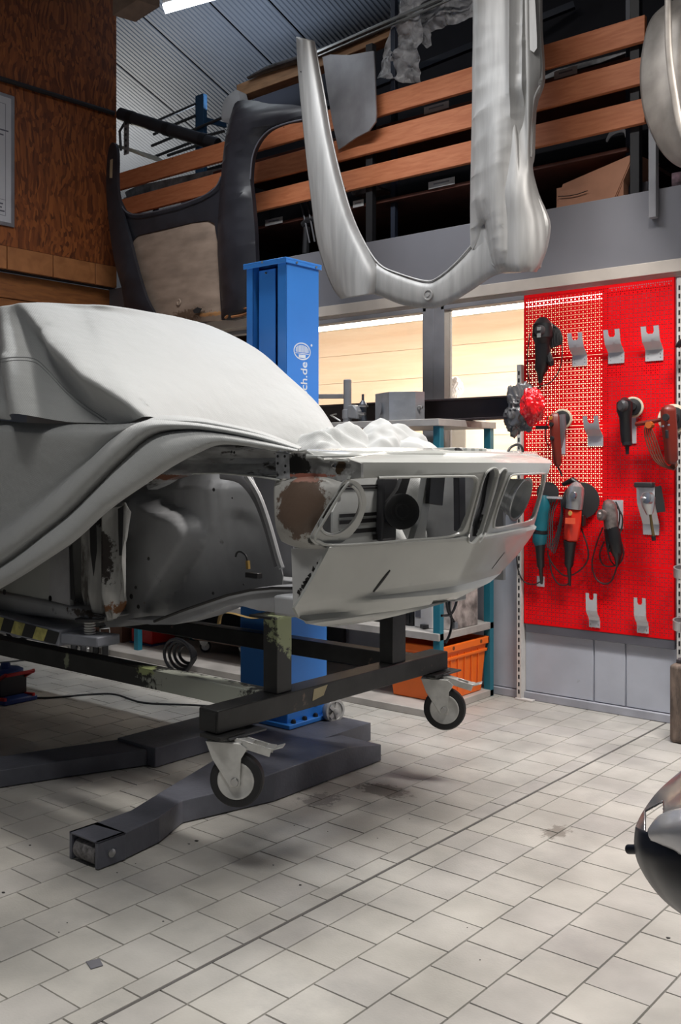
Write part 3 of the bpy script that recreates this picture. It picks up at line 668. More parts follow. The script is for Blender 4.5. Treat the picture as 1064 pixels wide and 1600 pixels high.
for (w, d, z, h) in ((.22, .275, .35, .045), (.213, .268, .30, .02)):
    rm.box(P(-w, -d, z), P(w, -d + .02, z + h)).box(P(-w, d - .02, z), P(w, d, z + h)).box(P(-w, -d, z), P(-w + .02, d, z + h)).box(P(w - .02, -d, z), P(w, d, z + h))
rm.build('rim', m_or, oc, bevel=.005)
hd = MB()
for k in range(5): hd.box(P(.203, -.16 + .08 * k - .004, .1), P(.208, -.16 + .08 * k + .004, .33))
hd.build('rib', m_or, oc)
m_riv = M('rivet_dark', (.2, .05, .01), .5)
for y in (.17, -.15): MB().lathe(P(.22, y, .375), (1, 0, 0), [(0, .012), (.002, .012)], 10).build('rivet', m_riv, oc)
# left, low under the car: red box, brown box, dolly, hose, wheels
m_red = M('red_plastic', (.55, .01, .01), .4)
rb = thing('red_case', 'small red case on the plinth board seen under the car sill', 'case', (-6.4, 5.3, .045))
a = AY(205, 1003, 5.15); b_ = AY(237, 1003, 5.15)
MB().box((a.x, 5.15, .06), (b_.x, 5.4, .21)).build('body', m_red, rb, bevel=.008); MB().box((a.x - .01, 5.14, .047), (b_.x + .01, 5.42, .06)).build('tray', M('blue_tray', (.02, .04, .15), .5), rb)
tag(MB().box((a.x - .55, 5.1, .047), (a.x - .06, 5.45, .32)).build('brown_carton', M('brown_carton', (.16, .08, .05), .7, var=.2), loc=(a.x - .3, 5.2, .047), bevel=.004), 'brown carton left of the small red case under the car', 'carton')
dl = thing('wooden_dolly', 'low wooden dolly with small castors below the lift column', 'dolly', (-5.2, 5.4, .045))
dx0, dx1 = AY(318, 1010, 5.3).x, AY(404, 1010, 5.3).x
MB().box((dx0, 5.18, .15), (dx1 + .2, 5.52, .175)).build('deck', M('dolly_wood', (.22, .13, .10), .6, var=.2, stretch=(1, 8, 1)), dl, bevel=.003)
for x in (dx0 + .05, dx1 - .12):
    caster(dl, (x, 5.24, .15), .9, r=.045, drop=.058, brake=False)
hs = MB()
for k in range(4):
    cx_, cz_ = AY(283, 985, 4.75).x, .134; hs.tube([(cx_ + (.15 - .02 * k) * math.cos(t * PI / 12), 4.72 + .03 * k, cz_ + (.12 - .018 * k) * math.sin(t * PI / 12)) for t in range(25)], .012, 6, caps=False)
tag(hs.build('hose_coil', m_black, loc=(AY(283, 985, 4.75).x, 4.75, 0)), 'coiled black hose leaning against the rack plinth under the car', 'hose')
cd = thing('equipment_dolly', 'dark castor dolly standing on the floor behind the warning stripes', 'dolly', (-6.9, 4.75, 0))
wp = AZ(160, 1027, 0); MB().box((wp.x - .16, wp.y - .22, .262), (wp.x + .07, wp.y + .06, .29)).build('deck', m_frame, cd, bevel=.003)
caster(cd, (wp.x + .0, wp.y + .02, .262), -.6, r=.1, drop=.16, brake=False)
for (dx, dy) in ((-.12, 0), (-.12, -.2), (.0, -.2)): caster(cd, (wp.x + dx, wp.y + dy + .02, .262), -.6, r=.1, drop=.16, brake=False)
# red and blue cable reel / pump at the left edge
pr = AZ(8, 1096, 0)
pu = thing('cable_reel', 'blue and red cable reel box on the floor at the left edge', 'cable reel', (pr.x, pr.y, 0))
m_bl = M('reel_blue', (.02, .05, .22), .4)
MB().box((pr.x - .35, pr.y - .08, .0), (pr.x + .12, pr.y + .16, .035)).build('foot', m_bl, pu, bevel=.01)
MB().box((pr.x - .35, pr.y - .06, .035), (pr.x + .03, pr.y + .14, .17)).build('body', m_black, pu, bevel=.01)
MB().lathe((pr.x - .06, pr.y + .04, .17), (0, 0, 1), [(0, .11), (.02, .11), (.03, .09), (.03, .03), (.06, .03), (.065, .02)], 24).build('top_wheel', m_bl, pu)
rc = MB(); q = [(pr.x + .05, .045), (pr.x + .05, .15), (pr.x + .11, .19)]
for y in (pr.y - .07, pr.y + .13):
    rc.bar((pr.x + .02, y, .02), (pr.x + .02, y, .15), .022, .022); rc.bar((pr.x + .02, y, .145), (pr.x + .12, y, .195), .02, .02); rc.bar((pr.x + .02, y, .03), (pr.x + .12, y, .04), .02, .02)
rc.bar((pr.x + .12, pr.y - .07, .19), (pr.x + .12, pr.y + .13, .19), .02, .02)
rc.build('guard', m_red, pu, bevel=.003)
MB().bar((pr.x + .12, pr.y - .07, .035), (pr.x + .12, pr.y - .07, .2), .02, .022).build('guard_post', m_black, pu)
pts = [AZ(x, y, .006) for x, y in [(26, 1090), (80, 1090), (140, 1085), (180, 1085), (225, 1098), (310, 1102), (380, 1108)]]
tag(MB().tube([tuple(p) for p in spline([tuple(p) for p in pts], 6, False)], .006, 8).build('floor_cable', m_rubber), 'thin black cable running over the floor from the reel', 'cable')
pts = [AZ(x, y, .006) for x, y in [(-20, 1037), (15, 1034), (50, 1031), (95, 1036)]]
tag(MB().tube([tuple(p) for p in spline([tuple(p) for p in pts], 6, False)], .006, 8).build('floor_cable', m_rubber), 'short piece of black cable on the floor under the striped lift arm', 'cable')
# old wooden crate at the right edge
ob = thing('wooden_block', 'worn brown wooden block standing against the wall at the right edge', 'wooden block', (-1.8, 5.3, 0))
m_old = M('old_wood', (.17, .125, .10), .75, var=.25, scale=9, bump=.4, bscale=30, stretch=(3, 3, .8), col2=(.08, .06, .05), c2scale=7)
wa = AZ(1045, 1160, 0)
MB().box((wa.x, wa.y, .0), (wa.x + .42, wa.y + .25, .425)).build('block', m_old, ob, bevel=.02, bseg=3)
MB().box((wa.x + .02, wa.y + .05, .425), (wa.x + .42, wa.y + .24, .447)).build('lid', M('dark_lid', (.05, .045, .05), .5), ob, bevel=.004)
# lost bits on the floor
m_fel = M('grey_tape', (.16, .16, .18), .6)
p = AZ(148, 1506, .0); tag(MB().prism([p + Vector(q) for q in [(-.028, -.012, .001), (.02, -.028, .001), (.03, .008, .001), (-.012, .026, .001)]], (0, 0, .002)).build('tape_patch', m_fel, smooth=0, loc=tuple(p)), 'small square of grey tape stuck on a floor tile', 'tape')
sd = MB(); rr = random.Random(3)
for (x, y, r) in [(307, 1314, .008), (295, 1319, .004), (5, 1395, .005), (47, 1321, .004), (469, 1383, .004), (427, 1352, .003), (105, 1442, .002), (92, 1457, .002), (183, 1364, .003), (1044, 1466, .006), (478, 1223, .006), (512, 1300, .002), (460, 1290, .003), (257, 1300, .003), (212, 1350, .002), (640, 1280, .002), (590, 1310, .002), (750, 1500, .002), (730, 1450, .002), (255, 1440, .003)]:
    p = AZ(x, y, 0); k = 7; sd.prism([p + Vector((math.cos(2 * PI * i / k) * r * rr.uniform(.7, 1.3) * 1.3, math.sin(2 * PI * i / k) * r * rr.uniform(.7, 1.3), .0008)) for i in range(k)], (0, 0, .0008))
tag(sd.build('floor_specks', m_blk, smooth=0), 'scattered black dirt specks on the pale floor tiles', 'dirt', None, 'stuff')
# ================================================================== BARE CAR BODY
STN = [((-2.42, 2.48, 1.50), (.09, .2, .05), (.03, .025, .022), .55), ((-2.10, 2.5, 1.50), (.05, .2, .05), (.05, .03, .015), .5)]
m_prim = M('grey_primer', (.44, .45, .43), .26, var=.05, scale=3, coat=.35)
m_primd = M('grey_primer_old', (.33, .335, .345), .42, var=.14, scale=4, bump=.05, bscale=25, col2=(.12, .115, .11), c2scale=9, c2lo=.66, c2hi=.74,
            stain_shade=[((-3.32, 2.62, .90), (.20, .3, .07), (.14, .055, .015), .35), ((-3.55, 2.6, .87), (.3, .3, .04), (.05, .035, .025), .4)])
m_strip = M('stripped_metal', (.34, .345, .35), .35, .5, var=.2, scale=9, stretch=(1, 1, 4), col2=(.035, .03, .028), c2scale=7, c2lo=.55, c2hi=.62,
            stain_shade=[((-2.8, 2.5, 1.455), (.6, .1, .018), (.16, .06, .03), .65)])
m_endp = M('mottled_fender_end', (.30, .30, .29), .4, .3, var=.2, scale=20, col2=(.45, .45, .44), c2scale=12, c2lo=.55, c2hi=.62,
           stain_shade=[((-2.25, 2.49, 1.50), (.085, .3, .05), (.016, .014, .012), .8), ((-2.06, 2.49, 1.50), (.035, .3, .05), (.05, .03, .015), .6), ((-2.2, 2.49, 1.468), (.2, .3, .012), (.45, .17, .12), .6)])
m_bucket = M('bucket_primer', (.48, .47, .44), .5, var=.1, stain_shade=[((-2.195, 2.44, 1.365), (.15, .25, .13), (.13, .085, .06), .85), ((-2.16, 2.44, 1.25), (.035, .2, .03), (.02, .018, .016), .5), ((-2.2, 2.44, 1.455), (.14, .2, .02), (.42, .22, .17), .5)], bump=.1, bscale=60)
m_rustpost = M('rusty_bulkhead', (.40, .40, .385), .5, .1, var=.2, scale=7, stretch=(2, 2, .5), col2=(.10, .09, .08), c2scale=5, c2lo=.56, c2hi=.64,
               stain_shade=[((-3.40, 2.6, 1.12), (.045, .3, .20), (.018, .012, .01), .62), ((-3.34, 2.6, .90), (.2, .3, .06), (.15, .055, .012), .42), ((-3.45, 2.6, 1.28), (.06, .3, .1), (.02, .02, .02), .55)])
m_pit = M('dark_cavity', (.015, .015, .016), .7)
m_seal = M('black_sealant', (.012, .011, .011), .4)
car = thing('bare_car', 'bare grey primed car shell with an empty slanted nose, raised on a black trolley', 'car', (-3.4, 3.2, .92))
def nxb(z):
    T = [(.930, -2.29), (.942, -2.245), (.955, -2.222), (.968, -2.212), (.980, -2.214), (.985, -2.235), (1.0, -2.225), (1.05, -2.185), (1.222, -2.094), (1.233, -2.090), (1.240, -2.102), (1.465, -2.018), (1.472, -2.012), (1.512, -2.012), (1.520, -2.022), (1.540, -2.07), (1.548, -2.11), (1.562, -2.115), (1.568, -2.16), (1.6, -2.4)]
    if z <= T[0][0]: return T[0][1]
    for (a, b), (c, d) in zip(T, T[1:]):
        if z <= c: return b + (d - b) * (z - a) / (c - a)
    return T[-1][1]
def nx(y, z):
    v = min(1.15, abs((y - 3.17) / .69)); bow = .13 * (1 - v ** 1.35)
    if z > 1.54: bow *= max(.3, 1 - (z - 1.54) * 4)
    rib = 0
    if .985 < z < 1.05:
        s = max(0, min(1, (y - 2.62) / .12)) * (.032); rib = s * (1 if z < 1.026 else (1.05 - z) / .024)
    return nxb(z) + bow + rib
def NP(px, py):
    X = -2.1
    for _ in range(60):
        p = AX(px, py, X); X = .6 * X + .4 * nx(p.y, p.z)
    p = AX(px, py, X); return (p.y, p.z)
def nmap(u, v, w): return Vector((nx(u, v) + w, u, v))
outer = [(545, 716), (600, 706), (660, 704), (700, 704), (780, 706), (838, 711), (859, 719), (860, 727), (856, 740), (846, 780), (836, 821), (829, 840), (808, 868), (782, 896), (745, 920), (700, 938), (640, 957), (590, 969), (540, 977), (505, 979), (482, 975), (466, 962), (460, 950), (464, 944), (492, 898), (514, 856),
         (518, 852), (580, 849), (640, 844), (690, 840), (706, 837), (716, 833), (723, 825), (732, 803), (741, 773), (745, 755), (744, 749), (740, 745), (728, 744), (650, 745), (575, 747), (546, 749)]
def rnd(pts): return spline(pts, 3)
near_hole = [(552, 750), (575, 747), (650, 745), (728, 744), (741, 746), (745, 754), (741, 775), (732, 805), (722, 828), (710, 836), (690, 840), (640, 844), (580, 849), (518, 852), (498, 847), (492, 838), (514, 799), (537, 762)]
kid1 = [(768, 732), (775, 733), (777, 742), (773, 762), (766, 785), (757, 815), (750, 836), (741, 847), (733, 848), (731, 840), (738, 808), (748, 770), (757, 742)]
kid2 = [(785, 733), (790, 735), (788, 746), (779, 772), (770, 800), (760, 828), (752, 843), (747, 846), (752, 830), (762, 798), (770, 768), (777, 744)]
far_hole = [(801, 742), (815, 741), (846, 740), (850, 744), (846, 768), (838, 795), (832, 810), (824, 815), (800, 820), (775, 825), (771, 819), (776, 797), (786, 768), (794, 748)]
NPL = lambda L: [NP(*p) for p in L]
nose = plate(MB(), NPL(outer), [NPL(rnd(h)) for h in (kid1, kid2, far_hole)], nmap, .012, .022)
nose_o = nose.build('nose_panel', m_prim, car, smooth=28)
# rolled lips round the openings
lp = MB()
for h in (near_hole, kid1, kid2, far_hole):
    q = spline(h, 4); pts = [nmap(*NP(*p), .003) for p in q]
    if h is near_hole:
        k0 = next(i for i, p in enumerate(q) if p[0] > 575); k1 = max(i for i, p in enumerate(q) if p[0] > 520); lp.tube(pts[k0:k1], .0055, 6, caps=False)
    else: lp.tube(pts + [pts[0], pts[1]], .0045, 6, caps=False)
lp.build('opening_lip', m_prim, nose_o)
# slots in the lower apron
def slot(p, q, w, name, mat):
    a, b = NP(*p), NP(*q); dy, dz = b[0] - a[0], b[1] - a[1]; L = math.hypot(dy, dz); n = (-dz / L * w, dy / L * w)
    vs = []
    for k in range(7):
        t = k / 6; y = a[0] + dy * t; z = a[1] + dz * t; f = math.sin(PI * (t * .86 + .07)) ** .4
        vs += [nmap(y + n[0] * f, z + n[1] * f, .0015), nmap(y - n[0] * f, z - n[1] * f, .0015)]
    MB().add(vs, [(2 * k, 2 * k + 1, 2 * k + 3, 2 * k + 2) for k in range(6)]).build(name, mat, nose_o, solid=.001)
slot((583, 925), (609, 891), .0065, 'bumper_slot', m_pit); slot((768, 889), (788, 863), .002, 'bumper_slot', m_pit)
# extra stepped flange on top of the nose
fl = MB()
for (pts, z) in [([(505, 718), (560, 716), (590, 712), (610, 709), (690, 709), (712, 716), (722, 717)], 1.548), ([(722, 717), (728, 710), (836, 711)], 1.548)]:
    P3 = [AX(x, y, -2.10 + .12 * (1 - abs((AX(x, y, -2.1).y - 3.17) / .69) ** 1.35)) for x, y in pts]; fl.tube(P3, .005, 6)
fl.build('hood_stop_flange', m_prim, nose_o)
# headlamp rings and bowls
def lamp_ring(c, ang, r, name_, matr):
    """c centre, ang = facing direction in plan"""
    ax = Vector((math.cos(ang), math.sin(ang), -.30)).normalized()
    MB().lathe(c, ax, [(0, r), (.006, r + .008), (.010, r + .004), (.010, r - .010), (-.012, r - .022), (-.02, r - .022), (-.012, r - .010), (-.004, r)], 40).build(name_, matr, car)
    return ax
def hollow_ring(mb, c, ax, prof, n=40):
    c = Vector(c); ax = Vector(ax).normalized(); a = ax.cross(Vector((0, 0, 1))).normalized(); b = ax.cross(a).normalized(); vs = []; fs = []; m = len(prof)
    for (t, r) in prof:
        for k in range(n):
            an = 2 * PI * k / n; vs.append(c + ax * t + (a * math.cos(an) + b * math.sin(an)) * r)
    for i in range(m):
        for k in range(n): fs.append((i * n + k, i * n + (k + 1) % n, ((i + 1) % m) * n + (k + 1) % n, ((i + 1) % m) * n + k))
    return mb.add(vs, fs)
m_ring = M('lamp_ring_primer', (.42, .43, .42), .3, .2, coat=.3)
m_bowl = M('polished_bowl', (.45, .46, .47), .25, .4)
rp = [(0, .100), (.004, .102), (.006, .097), (.002, .088), (-.028, .080), (-.030, .083), (-.004, .093)]
c_near = AX(534, 797, -2.085); ax1 = Vector((.90, -.12, -.36))
hp_o = [(541, 752), (532, 768), (513, 797), (494, 830), (490, 842), (500, 852), (520, 853), (540, 847), (560, 829), (572, 807), (577, 785), (573, 766), (564, 754), (552, 750)]
hp_h = [(546, 759), (556, 761), (563, 771), (566, 786), (561, 804), (550, 820), (535, 832), (520, 836), (508, 831), (504, 820), (513, 799), (531, 771)]
def hmap(u, v, w): return Vector((nx(u, v) - .012 + w, u, v))
plate(MB(), NPL(rnd(hp_o)), [NPL(rnd(hp_h))], hmap, .004, .02).build('headlamp_panel', m_ring, car, smooth=40)
pts = [hmap(*NP(*p), .004) for p in spline(hp_h, 4)[2:39]]
MB().tube(pts, .006, 8).build('headlamp_ring', m_ring, car)
pts = [hmap(*NP(*p), -.03) for p in spline(hp_h, 4)]

c_far = AX(813, 780, -2.09); ax2 = Vector((.93, .12, -.34))
hollow_ring(MB(), c_far, ax2, [(t, r * .98) for t, r in rp]).build('headlamp_ring', m_bowl, car)
bw = MB(); hollow_ring(bw, c_far, ax2, [(-.02, .082), (-.07, .062), (-.09, .03), (-.092, .0), (-.096, .0), (-.094, .032), (-.075, .066), (-.024, .085)]); bw.build('headlamp_bowl', m_bowl, car)
# near lamp bucket side: bare brown metal
rows_ = [[(436, 742, 2.56), (468, 741, 2.52), (505, 743, 2.505), (541, 750, 2.50)],
         [(429, 760, 2.50), (462, 758, 2.46), (500, 758, 2.455), (532, 768, 2.48)],
         [(429, 795, 2.47), (455, 797, 2.43), (486, 797, 2.43), (513, 796, 2.465)],
         [(432, 825, 2.49), (452, 830, 2.44), (474, 832, 2.44), (494, 830, 2.465)],
         [(440, 845, 2.54), (458, 853, 2.50), (480, 857, 2.49), (512, 857, 2.49)]]
net(MB(), [[AY(*p) for p in r] for r in rows_], 24, 24).build('headlamp_bucket', m_bucket, car, solid=.004)
eb = [AY(x, y, Y) for x, y, Y in [(541, 750, 2.497), (532, 768, 2.475), (513, 796, 2.46), (494, 830, 2.46), (490, 842, 2.47), (500, 852, 2.485), (516, 855, 2.487)]]
MB().tube([tuple(p) for p in spline([tuple(p) for p in eb], 5, False)], .0035, 6).build('bucket_seam', m_seal, car)
# torn edge of the cut wing
pxplate([(455, 857), (514, 856), (500, 884), (486, 908), (466, 944), (458, 946)], [], 2.497, .006, .03).build('wing_stub', M('pale_primer', (.50, .50, .49), .45, var=.06), car)
te = MB(); rr = random.Random(11)
for k in range(16):
    t = k / 15; x = 511 - 45 * t + rr.uniform(-4, 3); y = 862 + 68 * t; r = rr.uniform(1.2, 3.6)
    pts = [(x + r * rr.uniform(.5, 1.6) * math.cos(2 * PI * i / 7), y + r * rr.uniform(.8, 2.4) * math.sin(2 * PI * i / 7)) for i in range(7)]
    te.prism([AY(a, b, 2.489) for a, b in pts], (0, .001, 0))
te.build('torn_edge', m_seal, car, smooth=0)
# top rail of the near wing
def bendrail(u, v): return .012 * math.sin((v - 1.45) / .10 * PI * 2.2)
rail_px = [(215, 742), (262, 712), (310, 692), (345, 690), (436, 705), (437, 749), (400, 743), (340, 738), (300, 739), (262, 749), (230, 765)]
rl = pxplate(rail_px, [], 2.50, .05, .02, bend=bendrail).build('wing_rail', m_strip, car)
pxplate([(430, 706), (452, 709), (453, 748), (431, 748)], [], 2.492, .01, .04).build('riveted_plate', M('white_plate', (.55, .56, .58), .4, .3, var=.15, scale=40), car, bevel=.002)
bl = MB()
for (x, y) in [(434, 713), (434, 724), (445, 713), (446, 728), (445, 738), (362, 706), (366, 707), (434, 742), (521, 728)]: bl.lathe(AY(x, y, 2.482), (0, -1, 0), [(0, .005), (.001, .005)], 10)
bl.build('rivet_holes', m_pit, car, kind='stuff')
MB().tube([AY(x, y, 2.49) for x, y in [(310, 691), (345, 688), (436, 703)]], .005, 6).tube([AY(x, y, 2.487) for x, y in [(300, 740), (340, 739), (400, 744), (437, 750)]], .004, 6).build('rail_flange', m_prim, car)
pxplate([(452, 709), (480, 706), (492, 712), (520, 716), (546, 718), (564, 724), (564, 746), (546, 749), (538, 752), (500, 749), (453, 748)], [[(521 + 3.5 * math.cos(t * PI / 4), 728 + 4 * math.sin(t * PI / 4)) for t in range(8)]], 2.49, .012, .02).build('wing_end', m_endp, car, bevel=.001)
MB().tube([AY(x, y, 2.48) for x, y in [(455, 707), (478, 704), (492, 713), (505, 718), (545, 720)]], .004, 6).build('end_flange', m_prim, car)
MB().add([AX(545, 726, -2.02), AX(564, 725, -2.015), AX(563, 745, -2.03), AX(545, 746, -2.035)], [(0, 1, 2, 3)]).build('corner_patch', m_endp, car, solid=.004)
# upper deck behind the nose
dk = MB(); P = [AX(480, 704, -2.30), AX(600, 701, -2.30), AX(760, 703, -2.28), AX(838, 708, -2.24)]; Q = [AX(478, 714, -2.16), AX(600, 713, -2.07), AX(760, 712, -2.04), AX(842, 714, -2.08)]
dk.add(P + Q, [(0, 1, 5, 4), (1, 2, 6, 5), (2, 3, 7, 6)]); dk.build('upper_deck', m_prim, car, solid=.01)
# wheel housing
def in_poly(p, P):
    c = False; n = len(P)
    for i in range(n):
        (x1, y1), (x2, y2) = P[i], P[(i + 1) % n]
        if (y1 > p[1]) != (y2 > p[1]) and p[0] < (x2 - x1) * (p[1] - y1) / (y2 - y1) + x1: c = not c
    return c
TOWER = spline([(150, 745), (235, 772), (268, 790), (300, 803), (317, 822), (319, 845), (302, 880), (272, 925), (243, 972), (150, 990)], 4)
def pix(p):
    q = p - CAMP; d = -q.x * ST + q.y * CT; a = q.x * CT + q.y * ST; return CX + F * a / d, HY - F * q.z / d
def bendap(u, v):
    x, y = pix(Vector((u, 2.84, v))); b = 0
    if in_poly((x, y), TOWER):
        d = min(seg_dist((x, y), TOWER[i], TOWER[(i + 1) % len(TOWER)]) for i in range(len(TOWER))); t = min(1, d / 13); b = .10 * math.sin(t * PI / 2) ** .8
    b += .02 * math.exp(-((x - 232) / 5) ** 2) * (1 if 768 < y < 830 else 0)
    for (cx, y0, y1) in ((326 + (y - 745) * .1, 745, 830), (345 + (y - 750) * .12, 752, 880), (276, 745, 792)):
        if y0 < y < y1: b += .008 * math.exp(-((x - cx) / 4) ** 2)
    if y < 765: b -= (765 - y) * .0015
    e = (x - 190) / 250; return b
ap = [(186, 790), (215, 770), (240, 752), (262, 742), (300, 737), (345, 736), (382, 741), (398, 760), (412, 785), (424, 820), (434, 860), (442, 900), (440, 928), (392, 924), (330, 944), (290, 966), (240, 974), (195, 976), (186, 960)]
pxplate(ap, [], 2.84, .004, .02, bend=bendap).build('inner_wing', m_primd, car, smooth=60)
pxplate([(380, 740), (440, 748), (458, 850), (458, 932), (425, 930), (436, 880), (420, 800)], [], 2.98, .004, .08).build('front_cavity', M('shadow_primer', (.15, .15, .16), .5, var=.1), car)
def strip(pts, w, Y, name, mat, h=.012, par=None):
    mb = MB(); P3 = [AY(x, y, Y) for x, y in pts]
    for a, b in zip(P3[:-1], P3[1:]): mb.bar(a, b + (b - a).normalized() * .004, h, w, (0, 0, 1)) if abs((b - a).normalized().x) > .6 else mb.bar(a, b + (b - a).normalized() * .004, h, w, (1, 0, 0))
    return mb
arch = spline([(345, 741), (375, 748), (398, 775), (413, 810), (425, 850), (434, 885)], 4, False)
MB().tube([tuple(AY(x, y, 2.74)) for x, y in arch], .02, 8, flat=.35, up=(0, -1, 0)).build('arch_brace', M('brace_grey', (.16, .16, .17), .4, var=.1), car)
arch2 = spline([(385, 744), (404, 775), (420, 820), (434, 870), (440, 888)], 4, False)
MB().tube([tuple(AY(x, y, 2.70)) for x, y in arch2], .012, 8).build('arch_brace', m_primd, car)
pk = MB().tube([tuple(AY(x, y, 2.74)) for x, y in spline([(368, 870), (370, 864), (376, 862), (384, 868), (387, 878)], 4, False)], .004, 6)
pk.build('wire_loop', m_black, car); MB().bar(AY(387, 876, 2.735), AY(388, 889, 2.735), .012, .012).build('brass_fitting', M('brass', (.40, .26, .08), .4, .6), car)
MB().box(AY(391, 893, 2.76), AY(402, 905, 2.73)).build('cable_clip', m_seal, car, bevel=.003)
sp_ = MB()
for (x, y, r) in [(334, 765, .008), (363, 778, .004), (232, 873, .008), (212, 918, .008), (395, 925, .01), (399, 930, .008), (333, 927, .007), (381, 913, .005), (205, 932, .012), (216, 948, .010), (331, 945, .006)]:
    sp_.lathe(AY(x, y, 2.70), (0, -1, 0), [(0, r), (.002, r * .8)], 9)
sp_.build('sealant_spots', m_seal, car, kind='stuff')
# chassis leg under the wheel housing
pxplate([(195, 968), (241, 969), (285, 952), (320, 940), (356, 928), (392, 920), (425, 917), (458, 917), (463, 958), (430, 957), (404, 954), (375, 946), (360, 945), (330, 957), (302, 968), (272, 976), (235, 976)], [], 2.64, .14, .03, puff=(.012, .015)).build('chassis_leg', m_primd, car)
MB().tube([tuple(AY(x, y, 2.625)) for x, y in [(241, 971), (285, 954), (320, 942), (356, 930), (392, 922), (425, 919), (458, 919)]], .006, 6).build('seam_sealant', m_seal, car)
# ribbed bulkhead post
def bendpost(u, v):
    k = (u + 3.62) / .34; e = max(0, (.96 - v)) * .25
    return .028 * math.sin(k * PI * 7) + .05 * math.sin(max(0, min(1, k)) * PI) - e
post_px = [(98, 850), (118, 835), (150, 812), (180, 796), (205, 785), (208, 800), (206, 840), (201, 880), (196, 915), (194, 940), (186, 966), (165, 972), (142, 968), (124, 950), (114, 925), (108, 895)]
pxplate(post_px, [], 2.62, .01, .010, bend=bendpost).build('bulkhead_post', m_rustpost, car, smooth=50)
for q in ([(184, 795), (193, 790), (192, 830), (190, 868), (186, 868)], [(103, 858), (112, 851), (117, 940), (110, 936)], [(140, 822), (150, 815), (151, 860), (146, 900), (141, 860)]):
    pxplate(q, [], 2.535, .002, .1).build('dark_slot', m_pit, car)
pxplate([(-300, 905), (-40, 905), (0, 912), (60, 880), (108, 840), (112, 900), (112, 948), (78, 938), (0, 925), (-300, 905 - 40)], [], 2.56, .01, .1).build('side_panel', m_prim, car)
pxplate([(78, 862), (106, 845), (109, 946), (77, 938)], [], 2.53, .01, .1).build('pale_patch', M('filler_patch', (.33, .33, .34), .6, var=.15), car)
sill = [(-4.9, .95), (-3.62, .90), (-3.30, .885)]
MB().prism([AY(-300, 880, 2.54), AY(0, 925, 2.54), AY(125, 950, 2.54), AY(150, 968, 2.54), AY(130, 972, 2.54), AY(0, 958, 2.54), AY(-300, 925, 2.54)], (0, .20, 0)).build('sill', m_primd, car, bevel=.02, bseg=4)
for (x, y) in [(7, 925), (79, 935)]:
    c = AY(x, y, 2.532); MB().lathe(c, (0, -1, 0), [(0, .013), (.002, .013)], 14).build('drain_hole', m_pit, car)
# underside and engine bay
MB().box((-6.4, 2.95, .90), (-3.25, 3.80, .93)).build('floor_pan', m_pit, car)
MB().box((-3.28, 2.92, .92), (-3.25, 3.80, 1.60)).build('firewall', m_primd, car)
MB().box((-3.25, 3.78, 1.0), (-2.2, 3.80, 1.50)).build('far_inner_wing', m_primd, car)
MB().box((-6.4, 3.80, .88), (-3.25, 3.84, 1.65)).build('far_side', m_primd, car)
MB().box((-3.3, 3.80, 1.50), (-2.15, 3.87, 1.545)).build('far_wing_rail', m_prim, car, bevel=.006)
MB().box((-3.0, 2.86, .93), (-2.3, 2.95, 1.05)).build('chassis_leg', m_primd, car, bevel=.006)
MB().box((-3.0, 3.55, .92), (-2.3, 3.64, 1.04)).build('chassis_leg', m_primd, car, bevel=.006)
MB().box((-2.42, 2.55, .97), (-2.30, 3.80, 1.04)).build('lower_cross_member', m_primd, car, bevel=.01)
# visible through the near opening
def xplate(pts, X, th, name, mat, par=car, **kw):
    mb = MB(); cv = [(AX(x, y, X).y, AX(x, y, X).z) for x, y in pts]
    plate(mb, cv, [], lambda u, v, w: Vector((X + w, u, v)), th, kw.pop('step', .06), kw.pop('puff', None)); return mb.build(name, mat, par, **kw)
m_boxp = M('inner_panel_grey', (.48, .49, .48), .4, .1, var=.08)
bp = xplate([(545, 745), (612, 745), (612, 842), (580, 848), (520, 856), (520, 800)], -2.40, .01, 'lamp_box_panel', m_boxp, puff=None)
gv = MB()
for y in (759, 763, 804, 814, 829): gv.box(AX(530, y - .6, -2.397), AX(600, y + .6, -2.396))
gv.build('panel_groove', m_seal, bp, smooth=0, kind='stuff')
MB().box(AX(582, 835, -2.39), AX(590, 843, -2.385)).build('square_clip', m_seal, car)
MB().lathe(AX(524, 779, -2.2), (1, 0, 0), [(0, .012), (.015, .012)], 12).build('lamp_peg', m_whitem, car)
xplate([(601, 744), (622, 744), (620, 846), (598, 846)], -2.36, .04, 'dark_bracket', M('graphite', (.05, .05, .055), .4, .4), bevel=.01)
hc = AX(634, 802, -2.30)
hb = MB().lathe(hc + Vector((-.05, .01, 0)), (.75, -.60, .12), [(0, .03), (.004, .062), (.05, .068), (.055, .072), (.075, .072), (.08, .064), (.082, .03), (.095, .026), (.098, .012)], 26).build('horn', m_black, car)
for k in range(3): MB().lathe(hc + Vector((-.05, .01, 0)), (.75, -.60, .12), [(.09 - .012 * k, .034 + .012 * k), (.094 - .012 * k, .034 + .012 * k)], 26).build('horn_ring', m_rubber, hb)
xplate([(630, 744), (642, 744), (634, 772), (622, 784), (608, 784), (622, 765)], -2.34, .02, 'horn_bracket', m_pit)
xplate([(667, 744), (680, 744), (672, 780), (668, 810), (664, 842), (646, 843), (656, 810), (662, 775)], -2.27, .03, 'centre_strut', m_boxp, bevel=.003)
xplate([(673, 744), (696, 744), (692, 790), (670, 787)], -2.24, .02, 'black_rail', m_black, bevel=.003)
xplate([(717, 744), (727, 744), (728, 835), (718, 830)], -2.28, .03, 'hood_catch_post', M('dark_post', (.07, .07, .08), .35, .4), bevel=.004)
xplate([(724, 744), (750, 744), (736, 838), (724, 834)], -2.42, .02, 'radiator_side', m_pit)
xplate([(748, 730), (800, 728), (785, 850), (725, 850)], -2.40, .02, 'radiator_core', m_pit)
